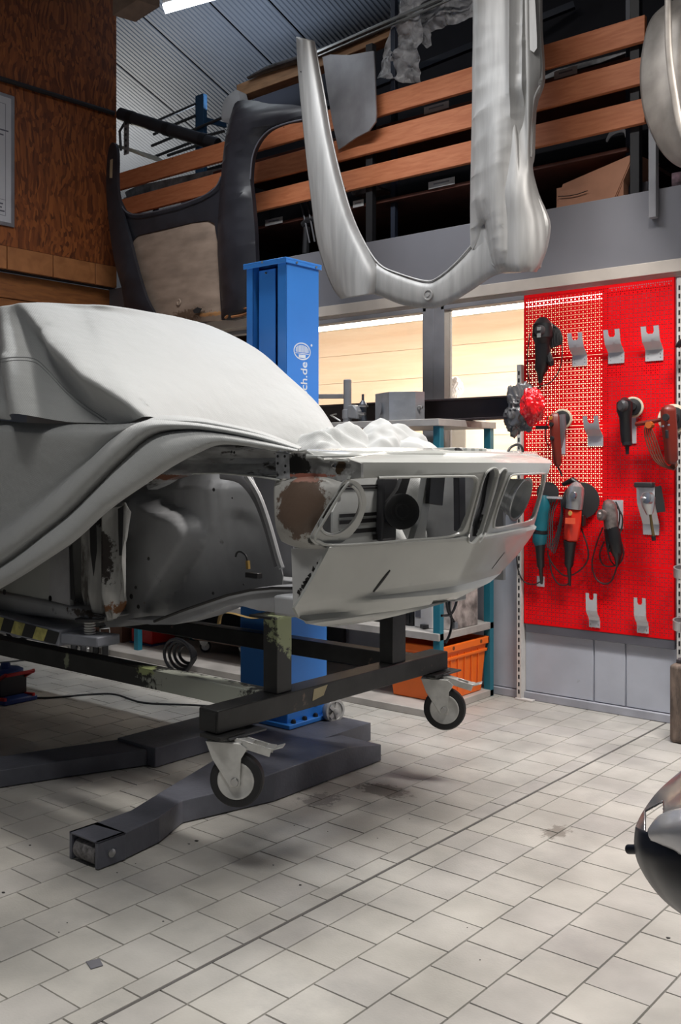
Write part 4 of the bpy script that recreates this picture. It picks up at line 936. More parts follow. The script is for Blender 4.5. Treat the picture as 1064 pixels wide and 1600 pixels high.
MB().lathe(AX(745, 815, -2.3), (1, -.5, 0), [(0, .03), (.03, .035), (.04, .02), (.05, .012)], 16).build('electric_motor', m_rubber, car)
MB().tube([tuple(AX(x, y, -2.28)) for x, y in spline([(762, 735), (757, 760), (752, 790), (744, 815), (742, 838)], 4, False)], .012, 8).build('vertical_pipe', m_black, car)
xplate([(785, 740), (800, 740), (786, 775), (776, 800), (770, 800)], -2.3, .02, 'lamp_bracket', m_black)
MB().tube([tuple(AX(x, y, -2.26)) for x, y in spline([(792, 745), (789, 775), (786, 792), (790, 800)], 4, False)], .008, 6).build('bracket_rod', m_boxp, car)
# hoop wire over the nose, wire stub and loom under it
MB().tube([tuple(AX(x, y, -2.2)) for x, y in spline([(793, 708), (797, 700), (806, 695), (814, 697), (817, 706)], 4, False)], .006, 8).build('wire_hoop', m_black, car)
MB().tube([tuple(AX(x, y, -2.15)) for x, y in spline([(712, 702), (717, 702), (722, 706), (724, 712)], 4, False)], .006, 8).build('cable_end', m_black, car)
lm = MB()
for pts in ([(703, 930), (702, 950), (706, 970), (703, 990), (696, 1005)], [(716, 925), (712, 945), (704, 960), (690, 962)], [(697, 930), (700, 955), (712, 975)]):
    lm.tube([tuple(AX(x, y, -2.45)) for x, y in spline(pts, 4, False)], .006, 6)
lm.build('wiring_loom', m_black, car)
MB().box(AX(706, 972, -2.455), AX(716, 982, -2.44)).build('loom_plug', M('grey_plug', (.3, .32, .36), .4), car, bevel=.003)
# slatted boards lying over the engine bay
slb = MB(); 
for k in range(5):
    a = AX(668, 694 + 3.2 * k, -2.75); b = AX(800, 705 + 1.6 * k, -2.22); slb.bar(a, b, .018, .02)
    
for k in range(4):
    y = 3.36 + .06 * k; MB().box((-2.9, y, 1.560), (-2.16, y + .036, 1.574)).build('slat', m_prim, car, bevel=.003)
# torn yellow tape hanging in the trolley
ytp = MB().tube([tuple(AY(x, y, 3.0)) for x, y in spline([(342, 975), (346, 960), (362, 958), (395, 966), (425, 963)], 4, False)], .012, 6, flat=.2)
tag(ytp.build('strap', M('ochre_strap', (.26, .17, .05), .6, var=.3), loc=tuple(AY(380, 962, 3.0))), 'ochre strap end hanging under the chassis left of the trolley post', 'strap')
# ================================================================== CAR COVER
def cloth_mat():
    m = bpy.data.materials.new('cover_cloth'); m.use_nodes = True; nt = m.node_tree; N = nt.nodes; L = nt.links; b = N['Principled BSDF']
    b.inputs['Base Color'].default_value = (.47, .48, .475, 1); b.inputs['Roughness'].default_value = .85; b.inputs['Sheen Weight'].default_value = .25
    g = N.new('ShaderNodeNewGeometry'); w = N.new('ShaderNodeTexWave'); w.wave_type = 'BANDS'; w.bands_direction = 'DIAGONAL'; w.inputs['Scale'].default_value = 60; w.inputs['Distortion'].default_value = .6; w.inputs['Detail'].default_value = 1
    L.new(g.outputs['Position'], w.inputs['Vector'])
    n = N.new('ShaderNodeTexNoise'); n.inputs['Scale'].default_value = 5; n.inputs['Detail'].default_value = 4; L.new(g.outputs['Position'], n.inputs['Vector'])
    b1 = N.new('ShaderNodeBump'); b1.inputs['Strength'].default_value = .22; b1.inputs['Distance'].default_value = .002; L.new(w.outputs['Fac'], b1.inputs['Height'])
    b2 = N.new('ShaderNodeBump'); b2.inputs['Strength'].default_value = .6; b2.inputs['Distance'].default_value = .03; L.new(n.outputs['Fac'], b2.inputs['Height']); L.new(b1.outputs[0], b2.inputs['Normal'])
    L.new(b2.outputs[0], b.inputs['Normal']); return m
m_cloth = cloth_mat()
cov = thing('car_cover', 'light grey ribbed fabric cover draped over the cabin of the bare car', 'car cover', (-4.0, 3.0, .93))
# crease(px line, width, height): ridges (+) and valleys (-) pressed into the sheet
CR = [([(46, 484), (57, 560), (72, 665)], 34, 26, .17), ([(88, 492), (128, 555), (180, 602), (285, 660)], 26, 40, .19), ([(150, 484), (198, 570), (262, 632)], 12, 40, .03),
      ([(-60, 500), (-40, 580), (0, 650)], 30, 20, .09), ([(20, 500), (8, 560)], 10, 10, .012), ([(52, 575), (30, 620)], 6, 6, .012), ([(118, 527), (100, 545)], 5, 5, -.012)]
def crz(px, py):
    s = 0
    for (L, wl, wr, h) in CR:
        best = 1e9; sg = 1
        for a, b in zip(L[:-1], L[1:]):
            d = seg_dist((px, py), a, b)
            if d < best: best = d; sg = 1 if (b[0] - a[0]) * (py - a[1]) - (b[1] - a[1]) * (px - a[0]) < 0 else -1   # +: right of the line
        w = wr if sg > 0 else wl; s += h * math.exp(-(best / w) ** 2)
    return s
def pxy(p):
    q = p - CAMP; d = -q.x * ST + q.y * CT; a = q.x * CT + q.y * ST; return CX + F * a / d, HY - F * q.z / d
cols = 13
silh = [(-200, 520), (-90, 507), (0, 494), (55, 486), (110, 481), (160, 479), (200, 482), (270, 495), (330, 510), (400, 545), (450, 588), (498, 634), (530, 684)]
ysil = [2.70, 2.72, 2.75, 2.80, 2.85, 2.93, 3.02, 3.33, 3.66, 3.74, 3.78, 3.81, 3.83]
belt = [(-200, 640), (-90, 645), (0, 657), (50, 661), (100, 661), (140, 661), (190, 662), (240, 662), (295, 670), (350, 684), (410, 692), (465, 699), (514, 703)]
S3 = [AY(x, y, ysil[i]) for i, (x, y) in enumerate(silh)]
B3 = [AY(x, y, 2.46) for x, y in belt[:7]] + [AY(240, 662, 2.52), AX(295, 670, -3.02), AX(350, 684, -3.13), AX(410, 692, -3.15), AX(465, 699, -3.15), AX(514, 703, -3.15)]
def rowf(f, bulge):
    return [a.lerp(b, f) + Vector((.5 if i > 6 else 0, -1 if i < 9 else -.4, .25)) * bulge for i, (a, b) in enumerate(zip(S3, B3))]
back = [[Vector((p.x - .25 + (.15 if i > 8 else 0), 3.875, 1.60)) for i, p in enumerate(S3)], [Vector((p.x - .2, 3.76, p.z - .05)) if i < 8 else p + Vector((-.06, .07, -.08)) for i, p in enumerate(S3)]]
rows_c = back + [rowf(0, 0), rowf(.1, .03), rowf(.35, .06), rowf(.6, .06), rowf(.85, .03), rowf(1, 0)]
def dispc(p, u, v):
    if v <= .30: return p
    px, py = pxy(p); f = min(1, (v - .30) / .14); s = crz(px, py) * f; nz = noise.noise(p * 4) * .010 * f
    return p + Vector((.15, -1, .2)) * (s + nz)
cab_mb = net(MB(), rows_c, 160, 130, dispc); cab_mb.build('cabin_sheet', m_cloth, cov, smooth=180)
# skirt with two rolled folds
T0 = [(-200, 640), (-90, 645), (0, 657), (60, 662), (140, 662), (215, 658), (255, 650), (300, 652), (350, 662), (410, 676), (470, 699)]
T1 = [(-200, 660), (-90, 668), (0, 680), (60, 684), (120, 682), (185, 672), (245, 660), (300, 658), (350, 664), (410, 678), (470, 700)]
TA = [(-200, 945), (-90, 888), (0, 838), (70, 783), (128, 732), (176, 688), (222, 660), (285, 660), (345, 668), (408, 681), (468, 701)]
TV = [(-200, 975), (-90, 935), (0, 888), (84, 824), (142, 770), (192, 722), (236, 682), (285, 672), (340, 676), (404, 688), (466, 703)]
TH_ = [(-200, 1000), (-90, 962), (0, 920), (100, 857), (165, 801), (225, 758), (268, 728), (310, 706), (345, 694), (400, 698), (464, 706)]
def R(T, ys): return [AY(x, y, ys[i] if isinstance(ys, list) else ys) for i, (x, y) in enumerate(T)]
def mixT(A, B, f): return [(a[0] + (b[0] - a[0]) * f, a[1] + (b[1] - a[1]) * f) for a, b in zip(A, B)]
def yr(base, front): return [base] * 6 + [base + (front - base) * k / 4 for k in range(5)]
sk = [R(T0, yr(2.47, 2.66)), R(mixT(T0, T1, .5), yr(2.42, 2.60)), R(T1, yr(2.405, 2.56)), R(mixT(T1, TA, .35), yr(2.41, 2.53)), R(mixT(T1, TA, .75), yr(2.425, 2.52)), R(mixT(T1, TA, .96), yr(2.43, 2.51)),
      R(mixT(TA, TV, .0), yr(2.375, 2.49)), R(mixT(TA, TV, .35), yr(2.34, 2.48)), R(mixT(TA, TV, .75), yr(2.36, 2.48)), R(mixT(TA, TV, .98), yr(2.42, 2.485)),
      R(mixT(TV, TH_, .08), yr(2.37, 2.475)), R(mixT(TV, TH_, .35), yr(2.335, 2.465)), R(mixT(TV, TH_, .7), yr(2.335, 2.46)), R(mixT(TV, TH_, .97), yr(2.36, 2.465)), R(TH_, yr(2.40, 2.49))]
net(MB(), sk, 120, 110, lambda p, u, v: p + Vector((0, -1, 0)) * noise.noise(Vector((p.x * 2.5, p.y, p.z * 3))) * .02).build('skirt', m_cloth, cov, smooth=180, solid=.004)
# stitched seams
from mathutils.bvhtree import BVHTree
bvh = BVHTree.FromPolygons([Vector(v) for v in cab_mb.v], cab_mb.f)
for dy, w in ((0, .0028), (5, .0022)):
    pts = []
    for (x, y) in spline([(-20, 566), (0, 561), (25, 558), (54, 561), (75, 578), (100, 605), (130, 632), (166, 656)], 8, False):
        r = ray(x, y + dy).normalized(); hit = bvh.ray_cast(CAMP, r)
        if hit[0]: pts.append(hit[0] - r * .001)
    MB().tube(pts, w, 6).build('stitched_seam', M('seam_thread', (.36, .37, .37), .8) if dy == 0 else bpy.data.materials['seam_thread'], cov)
# ================================================================== RED PERFORATED TOOL BOARD
YB = 5.63   # front face of the perforated panels
m_redp = M('red_sheet', (.86, .002, .006), .6, var=.03, scale=2)
m_redp.node_tree.nodes['Principled BSDF'].inputs['Specular IOR Level'].default_value = .15
BX0, BX1 = -3.125, -2.145
pg = thing('tool_board', 'large red perforated tool board mounted over the wall and half of the window', 'tool board', (-2.64, YB, .49))
seams = [.49, .895, 1.335, 1.75, 2.18, 2.595]
PH, PV = .0135, .0136
def perforated(x0, x1, z0, z1):
    vs = []; fs = []; nxn = int(round((x1 - x0) / PH)); nz = int(round((z1 - z0) / PV)); dx = (x1 - x0) / nxn; dz = (z1 - z0) / nz
    def gv(i, j): return j * (nxn + 1) + i
    for j in range(nz + 1):
        for i in range(nxn + 1): vs.append((x0 + i * dx, YB, z0 + j * dz))
    for j in range(nz):
        for i in range(nxn):
            c = (gv(i, j), gv(i + 1, j), gv(i + 1, j + 1), gv(i, j + 1))
            if i == 0 or i == nxn - 1 or j == 0 or j == nz - 1 or (j % 2 == 1 and i % 2 == 1): fs.append(c); continue
            cx, cz = x0 + (i + .5) * dx, z0 + (j + .5) * dz; k = len(vs)
            for q in range(8):
                a = PI / 8 + q * PI / 4 + PI; vs.append((cx + 0.0036 * math.cos(a), YB, cz + 0.0036 * math.sin(a)))
            # corners: 0 bottom-left, 1 bottom-right, 2 top-right, 3 top-left ; ring starts lower-left
            fs += [(c[0], k + 1, k), (c[0], c[1], k + 2, k + 1), (c[1], k + 3, k + 2), (c[1], c[2], k + 4, k + 3), (c[2], k + 5, k + 4), (c[2], c[3], k + 6, k + 5), (c[3], k + 7, k + 6), (c[3], c[0], k, k + 7)]
    return vs, fs
for a, b in zip(seams[:-1], seams[1:]):
    vs, fs = perforated(BX0, BX1, a + .001, b - .001)
    mb = MB(); mb.add(vs, fs); o = mb.build('perforated_panel', m_redp, pg, smooth=0)
# folded rim and carrier rails
rim = MB().box((BX0, YB, .4905), (BX1, YB + .018, .4925)).box((BX0, YB, 2.593), (BX1, YB + .018, 2.595)).box((BX0, YB, .49), (BX0 + .002, YB + .018, 2.595)).box((BX1 - .002, YB, .49), (BX1, YB + .018, 2.595))
rim.build('folded_rim', m_redp, pg, smooth=0)
MB().box((BX0 + .01, YB + .002, .435), (BX1, YB + .03, .492)).build('bottom_rail', M('dark_rail', (.10, .10, .12), .5), pg, bevel=.002)
# slotted uprights
m_up = M('white_upright', (.62, .60, .58), .45)
for (xu, nm, lb) in [(-3.145, 'upright', 'white slotted upright at the left edge of the red tool board'), (-2.105, 'upright', 'white slotted upright at the right edge of the red tool board')]:
    t = thing('slotted_upright', lb, 'upright', (xu, 5.61, 0), 'slotted uprights')
    zt_ = 2.15 if xu < -3 else 2.58
    MB().box((xu - .016, 5.60, 0), (xu + .016, 5.6695, zt_)).build('post', m_up, t, bevel=.002)
    sl = MB(); z = .04
    while z < zt_ - .03: sl.box((xu - .005, 5.5985, z), (xu + .005, 5.601, z + .026)); z += .0475
    sl.build('slots', m_pit, t, smooth=0, kind='stuff')
    MB().box((xu - .025, 5.59, 0), (xu + .10, 5.63, .012)).build('foot_plate', m_up, t, bevel=.002)

# ---- hooks: folded sheet with a U notch
m_hook = M('hook_steel', (.66, .66, .68), .4, .35, var=.06)
def wp_(px, py, off=0.): return AY(px, py, YB - off)
def hook(px0, px1, yt, yb, label, long=False, notch=True, group='forked tool hooks'):
    a = wp_(px0, yt); b = wp_(px1, yb); w = b.x - a.x if b.x > a.x else .08; cx = (a.x + b.x) / 2; zt, zb = a.z, b.z; h = zt - zb
    # side profile as (fraction from the top, stand-off)
    prof = [(0, .075), (.42, .055), (.66, .004), (1, .004)] if not long else [(0, .05), (.55, .045), (.74, .004), (1, .004)]
    S = [0]; 
    def at(v):
        for (f0, o0), (f1, o1) in zip(prof, prof[1:]):
            if v <= f1: return o0 + (o1 - o0) * (v - f0) / (f1 - f0)
        return prof[-1][1]
    top = .055 if not long else .05
    W = w / 2 * 1.0 if not long else .036
    nw = W * .42; nd = top * .8
    if notch: out = [(-W, 0), (-nw, 0), (-nw, nd * .7), (-nw * .6, nd), (nw * .6, nd), (nw, nd * .7), (nw, 0), (W, 0), (W, h), (-W, h)]
    else: out = [(-W, 0), (W, 0), (W, h), (-W, h)]
    t = thing('tool_hook', label, 'hook', (cx, YB, zb), group)
    mb = MB(); plate(mb, out, [], lambda u, v, w_: Vector((cx + u, YB - at(v / h) + w_ - .001, zt - v)), .002, .02); mb.build('bracket', m_hook, t, smooth=20)
    for (su, sv) in ((-.7, .9), (.7, .9), (-.7, .8 if not long else .93), (.7, .8 if not long else .93)):
        MB().lathe((cx + su * W, YB - .005, zt - sv * h), (0, -1, 0), [(0, .004), (.003, .003)], 8).build('screw', m_bolt, t)
    return t
hook(895, 918, 523, 571, 'forked steel hook right of the top black polisher on the lit board')
hook(951, 976, 518, 567, 'forked steel hook on the edge between lit and solid red board, upper row')
hook(1009, 1037, 513, 563, 'forked steel hook at upper right on the solid red board')
hook(919, 943, 651, 697, 'empty forked steel hook between the two white-padded sanders')
hook(921, 938, 925, 981, 'long narrow forked hook low on the red board, the left one', True)
hook(996, 1014, 932, 990, 'long narrow forked hook low on the red board, the right one', True)

# ---- power tools
def curve_pts(pts, off, k=5, closed=False): return [tuple(wp_(x, y, o)) for x, y, o in spline([(x, y, o if len((x, y)) == 2 else 0) for (x, y, o) in [(p[0], p[1], p[2] if len(p) > 2 else off) for p in pts]], k, closed)]
def cord(parent, pts, off=.04, r=.0035, mat=None, name='cord'):
    return MB().tube(curve_pts(pts, off), r, 6).build(name, mat or m_rubber, parent)
PXM = .0041
def pad(parent, px, py, off, r, matp, matb, tilt=(.35, -1, .1)):
    c = wp_(px, py, off); ax = Vector(tilt)
    MB().lathe(c, ax, [(0, r * .9), (.004, r), (.022, r), (.026, r * .93)], 32).build('polishing_pad', matp, parent)
    MB().lathe(c + ax.normalized() * .026, ax, [(0, r * .80), (.012, r * .78), (.016, r * .4), (.03, r * .35)], 28).build('backing_plate', matb, parent)
m_pad = M('cream_felt', (.62, .55, .42), .85, bump=.2, bscale=80)
m_brick = M('red_brown_casing', (.17, .02, .012), .38, var=.08)
m_tealg = M('teal_casing', (.01, .13, .17), .4)
m_redg = M('signal_red_casing', (.75, .03, .012), .35)
m_aluh = M('cast_aluminium', (.55, .55, .56), .32, .75, var=.08)
m_cast = M('worn_cast_metal', (.30, .26, .25), .4, .7, var=.25, scale=30)
# 1 black polisher top left with its cable bundle
t = thing('black_polisher', 'black polisher with bundled cable at the top left of the red board', 'polisher', tuple(wp_(855, 603, 0)))
MB().tube([wp_(x, y, o) for x, y, o in [(848, 500, .10), (848, 508, .12), (848, 525, .12), (848, 535, .10), (848, 560, .09), (846, 577, .08), (845, 585, .07), (844, 598, .06)]], [.035, .060, .066, .05, .045, .042, .022, .012], 18, flat=.8).build('body', m_black, t)
MB().lathe(wp_(842, 516, .17), (-.3, -1, .1), [(-.02, .035), (0, .033), (.012, .028)], 16).build('front_cap', M('graphite_cap', (.06, .06, .065), .35), t)
MB().box(wp_(839, 511, .192), wp_(845, 516, .186)).box(wp_(839, 521, .192), wp_(845, 527, .186)).build('label', m_print2 if False else M('tool_label', (.35, .38, .38), .5), t, smooth=0)
MB().tube([wp_(856, 552, .08), wp_(860, 566, .09), wp_(862, 571, .08)], [.02, .022, .016], 10).build('trigger', m_black, t)
for k in range(8):
    x = 858 + 2.4 * k; cord(t, [(850, 503 + k, .07), (858 + k * 1.8, 502 + k * 1.5, .06), (x + 3, 520 + k, .06), (x + 1, 545 - k, .06), (x - 6, 520, .05)], r=.005)
cord(t, [(842, 596, .05), (844, 606), (828, 600, .03), (824, 560, .03), (828, 520, .04)])
cord(t, [(842, 604), (862, 596), (876, 572), (878, 540), (872, 520)])
# 2 red brown sander
def sander(name, label, hx, hy, ex, ey, padx, pady, mat, r0=.035, padr=.062, hook_=True):
    t = thing(name, label, 'sander', tuple(wp_(ex, ey, 0)))
    if hook_: 
        a = wp_(padx - 2, pady + 35); MB().box((a.x - .03, YB - .006, a.z - .08), (a.x + .03, YB - .001, a.z + .12)).build('hook_plate', m_hook, t)
    pad(t, padx, pady, .03, padr, m_pad, m_black)
    return t
t = sander('brown_sander', 'red-brown sander with cream pad hanging beside the red plastic bag', 0, 0, 872, 733, 879, 655, m_brick)
MB().tube([wp_(x, y, o) for x, y, o in [(866, 646, .10), (866, 652, .11), (867, 680, .11), (870, 705, .10), (871, 722, .09), (872, 730, .09)]], [.030, .040, .040, .036, .033, .02], 4, flat=.85, up=(0, -1, .2)).build('body', m_brick, t, bevel=.012, bseg=3)
MB().lathe(wp_(861, 653, .155), (-.2, -1, 0), [(0, .012), (.004, .012)], 14).build('badge', M('ochre_badge', (.55, .25, .05), .4), t)
for (x, y) in [(861, 663), (862, 685)]: MB().lathe(wp_(x, y, .145), (-.2, -1, 0), [(-.01, .013), (.004, .013)], 12).build('vent', m_pit, t)
MB().tube([wp_(876, 648, .075), wp_(878, 668, .07), wp_(876, 700, .05)], [.03, .028, .008], 10).build('gear_case', M('grey_casing', (.16, .15, .17), .4), t)
cord(t, [(872, 730, .08), (876, 738, .06), (878, 744, .06)], r=.006)
cord(t, [(858, 700, .05), (852, 680, .05), (856, 650, .04)])
MB().bar(wp_(838, 668, .09), wp_(856, 668, .10), .02, .022).build('side_handle', m_black, t)
# 3 black sander
t = sander('black_sander', 'black sander with cream pad between the two empty hooks at right', 0, 0, 985, 700, 989, 637, m_black)
MB().tube([wp_(x, y, o) for x, y, o in [(976, 626, .09), (976, 630, .11), (976, 642, .11), (977, 652, .10), (978, 675, .09), (979, 690, .085), (980, 697, .08)]], [.025, .046, .046, .036, .034, .032, .018], 16).build('body', m_black, t)
MB().lathe(wp_(971, 634, .15), (-.5, -1, .1), [(-.02, .036), (0, .036), (.01, .025)], 16).build('front_cap', M('graphite_cap', (.06, .06, .065), .35), t)
MB().lathe(wp_(980, 690, .09), (0, 0, -1), [(0, .028), (.02, .03), (.03, .012), (.075, .009)], 12).build('hose_fitting', m_black, t)
# 4 large red brown polisher with cord
t = sander('brown_polisher', 'large red-brown polisher with looped cord at the right edge', 0, 0, 1045, 730, 1052, 655, m_brick, padr=.085)
MB().tube([wp_(x, y, o) for x, y, o in [(1044, 634, .12), (1044, 640, .13), (1046, 670, .13), (1048, 695, .12), (1049, 718, .11), (1049, 726, .11)]], [.035, .052, .052, .046, .044, .03], 4, flat=.85, up=(0, -1, .2)).build('body', m_brick, t, bevel=.014, bseg=3)
MB().lathe(wp_(1040, 652, .19), (-.2, -1, 0), [(-.01, .02), (.004, .02)], 14).build('vent', m_pit, t)
MB().box(wp_(1039, 672, .20), wp_(1045, 685, .18)).build('switch', m_black, t, bevel=.003)
for (x, y) in [(1036, 666), (1045, 664)]: MB().lathe(wp_(x, y, .19), (-.2, -1, 0), [(0, .007), (.006, .005)], 8).build('screw', m_bolt, t)
MB().tube([wp_(994, 663, .10), wp_(1006, 661, .11), wp_(1036, 655, .11)], [.014, .014, .012], 10).build('side_handle', m_brick, t)
m_cordb = M('brown_cord', (.20, .06, .035), .5)
for k in range(5):
    cord(t, [(1010 + k, 660, .12), (1007 + 3 * k, 672, .13), (1010 + 4 * k, 690, .12), (1022 + 4 * k, 718 + k, .10), (1040 + 3 * k, 730 + k, .09), (1058, 722 + k, .07)], r=.0045, mat=m_cordb)
MB().lathe(wp_(1014, 664, .14), (0, -1, 0), [(-.03, .022), (.01, .02)], 10).build('plug', M('orange_plug', (.55, .12, .02), .4), t)
# 5 dark tip at the right edge
t = thing('black_tool_tip', 'tip of a black tool reaching in at the right edge above the big polisher', 'tool', tuple(wp_(1066, 545, 0)))
MB().tube([wp_(1056, 542, .10), wp_(1063, 537, .10), wp_(1072, 534, .10)], [.006, .022, .03], 12).build('body', m_black, t)
MB().box(wp_(1068, 520, .07), wp_(1074, 570, .0)).build('bracket', m_hook, t)
# 6 teal grinder
t = thing('teal_grinder', 'teal angle grinder with black handle hanging beside the car nose', 'grinder', tuple(wp_(845, 915, 0)))
MB().lathe(wp_(856, 770, .05), (.4, -1, .1), [(0, .06), (.003, .068), (.012, .068), (.015, .04)], 28).build('guard', m_rubber, t)
MB().tube([wp_(x, y, o) for x, y, o in [(849, 775, .08), (849, 790, .09), (847, 800, .09), (844, 828, .09)]], [.03, .042, .042, .044], 16).build('motor_casing', m_tealg, t)
MB().tube([wp_(x, y, o) for x, y, o in [(844, 829, .09), (844, 834, .09)]], .046, 16).build('ring', m_black, t)
MB().tube([wp_(x, y, o) for x, y, o in [(844, 834, .09), (843, 846, .09), (844, 852, .09)]], [.046, .044, .034], 16).build('rear_casing', m_tealg, t)
MB().tube([wp_(x, y, o) for x, y, o in [(844, 850, .09), (844, 868, .08), (845, 885, .07), (845, 888, .07), (846, 905, .05), (846, 912, .04)]], [.034, .026, .024, .014, .011, .008], 14).build('handle', m_black, t)
MB().box(wp_(839, 900, .005), wp_(851, 917, .0)).build('hook_plate', m_hook, t)
cord(t, [(846, 908, .04), (834, 913, .03), (818, 908, .03), (809, 888, .04), (808, 860, .05), (812, 846, .06)], r=.004)
MB().bar(wp_(850, 777, .09), wp_(878, 778, .08), .014, .014).build('support_rod', m_hook, t)
for k in range(4):
    cord(t, [(858 + 6 * k, 777, .07), (856 + 3 * k, 800, .055 + .006 * k), (854 + 3 * k, 830, .06), (856 + 3 * k, 856 + 3 * k, .05), (868 + 2 * k, 838, .05), (876 + k, 805, .05), (876 + k, 778, .06)], r=.0036, mat=M('grey_cord', (.07, .07, .075), .4) if k == 0 else bpy.data.materials['grey_cord'])
# 7 red grinder
t = thing('red_grinder', 'red angle grinder with silver head in the middle of the red board', 'grinder', tuple(wp_(895, 915, 0)))
MB().lathe(wp_(908, 782, .02), (.35, -1, .05), [(0, .10), (.004, .112), (.018, .112), (.022, .07)], 32).build('guard', m_rubber, t)
MB().tube([wp_(x, y, o) for x, y, o in [(900, 757, .10), (900, 762, .11), (899, 770, .11), (898, 785, .11), (897, 795, .11)]], [.03, .048, .054, .052, .050], 20).build('gear_head', m_aluh, t)
MB().lathe(wp_(895, 774, .165), (-.2, -1, .1), [(-.01, .024), (.002, .022), (.003, .012)], 16).build('head_cap', m_bolt, t)
MB().tube([wp_(x, y, o) for x, y, o in [(896, 795, .11), (895, 815, .11), (893, 835, .10), (892, 846, .10)]], [.060, .060, .056, .050], 4, flat=.9, up=(0, -1, .2)).build('motor_casing', m_redg, t, bevel=.014, bseg=3)
MB().lathe(wp_(891, 802, .160), (-.15, -1, 0), [(0, .014), (.003, .014)], 16).build('round_sticker', M('yellow_sticker', (.70, .45, .12), .5), t)
MB().box(wp_(883, 809, .164), wp_(899, 819, .160)).build('label_sticker', M('light_red_sticker', (.9, .12, .05), .5), t)
MB().tube([wp_(x, y, o) for x, y, o in [(891, 845, .10), (890, 862, .09), (889, 882, .08), (889, 888, .08), (890, 900, .06), (890, 915, .05)]], [.040, .032, .028, .014, .011, .008], 14).build('handle', m_black, t)
MB().box(wp_(908, 805, .09), wp_(916, 822, .05)).build('side_mount', m_seal, t, bevel=.004)
cord(t, [(908, 825, .04), (918, 855), (918, 875), (905, 892), (885, 900), (870, 890), (858, 872), (856, 860)], r=.0045)
cord(t, [(858, 870), (862, 895), (872, 912), (885, 914), (890, 908, .05)], r=.0045)
MB().tube([wp_(880, 757, .04), wp_(895, 750, .05), wp_(905, 757, .05)], [.014, .02, .014], 10).build('hook_grip', m_black, t)
# 8 grey drill with cable
t = thing('grey_drill', 'grey metal angle drill with black handle and hanging cable loops', 'drill', tuple(wp_(950, 912, 0)))
MB().box(wp_(952, 781, .006), wp_(974, 826, .0)).build('hook_plate', m_hook, t)
MB().tube([wp_(x, y, o) for x, y, o in [(950, 786, .08), (952, 792, .10), (954, 806, .11), (955, 825, .10)]], [.03, .044, .044, .04], 16).build('gear_head', m_cast, t)
MB().lathe(wp_(944, 805, .14), (-.6, -1, .1), [(-.05, .022), (0, .028), (.012, .034), (.03, .034), (.034, .02), (.045, .012)], 18).build('chuck', m_cast, t)
MB().tube([wp_(x, y, o) for x, y, o in [(956, 825, .10), (960, 840, .10), (964, 862, .09), (965, 872, .07), (964, 885, .05)]], [.040, .040, .036, .02, .008], 14).build('handle', m_black, t)
MB().tube([wp_(950, 826, .08), wp_(952, 845, .07), wp_(954, 862, .07)], [.025, .024, .02], 10).build('motor', m_black, t)
for pts in ([(962, 784, .07), (968, 800, .07), (966, 822, .06), (954, 842, .12), (949, 862, .10)], [(958, 784, .07), (972, 806, .06), (970, 830, .06), (958, 850, .12), (950, 862, .1)], [(942, 824, .10), (932, 850), (925, 880), (930, 902), (942, 912), (955, 908), (964, 885, .05)], [(944, 846, .04), (937, 866), (942, 882), (955, 885), (968, 880), (974, 866), (972, 850)], [(950, 862, .1), (954, 876), (964, 884), (973, 872)]):
    cord(t, pts, r=.0045)
# 9 air sander on its bracket
t = thing('air_sander', 'small silver air sander clamped on a bracket at right', 'sander', tuple(wp_(1015, 845, 0)))
a, b = wp_(1003, 753), wp_(1032, 829)
plate(mb := MB(), [(-.055, 0), (.055, 0), (.055, .17), (.05, .31), (-.045, .31), (-.05, .17)], [], lambda u, v, w_: Vector((wp_(1017, 753).x + u, YB - (.08 if v < .12 else max(.004, .08 - (v - .12) * .6)) + w_, a.z - v)), .002, .03); mb.build('bracket', m_hook, t, smooth=20)
MB().box((wp_(1004, 760).x, YB - .13, a.z - .03), (wp_(1032, 760).x, YB - .08, a.z - .0)).build('sanding_pad', m_rubber, t, bevel=.006)
MB().bar(wp_(1026, 760, .06), wp_(1033, 800, .05), .02, .05).build('side_shoe', m_rubber, t)
MB().tube([wp_(x, y, o) for x, y, o in [(1012, 772, .13), (1012, 778, .14), (1013, 790, .13), (1015, 803, .12)]], [.03, .042, .036, .02], 16).build('body', m_aluh, t)
MB().lathe(wp_(1011, 778, .17), (-.3, -1, .1), [(-.02, .036), (.006, .034), (.010, .02)], 20).build('cap', m_bolt, t)
MB().tube([wp_(1016, 803, .12), wp_(1019, 825, .11), wp_(1021, 838, .10)], [.008, .009, .009], 8).build('air_pipe', M('bronze_pipe', (.18, .12, .05), .35, .6), t)
MB().tube([wp_(1021, 838, .10), wp_(1022, 845, .10)], [.013, .012], 10).build('connector', m_black, t)
# 10 ring holders at the right edge
for (px, py, lb) in [(1064, 893, 'steel ring holder at the right edge of the board, upper one'), (1063, 975, 'steel ring holder at the right edge of the board, lower one')]:
    c = wp_(px, py, .08); t = thing('ring_holder', lb, 'ring holder', tuple(c + Vector((0, 0, -.05))), 'ring holders at the right edge')
    r = MB(); n = 28; R_ = .042; vs = []; fs = []
    hollow_ring(r, c, (0.1, -.25, 1), [(-.03, R_), (.025, R_), (.025, R_ - .008), (-.03, R_ - .008)], 28); r.build('ring', m_aluh, t)
    MB().box((c.x - .01, c.y + .035, c.z - .015), (c.x + .01, YB - .002, c.z + .01)).build('arm', m_aluh, t)
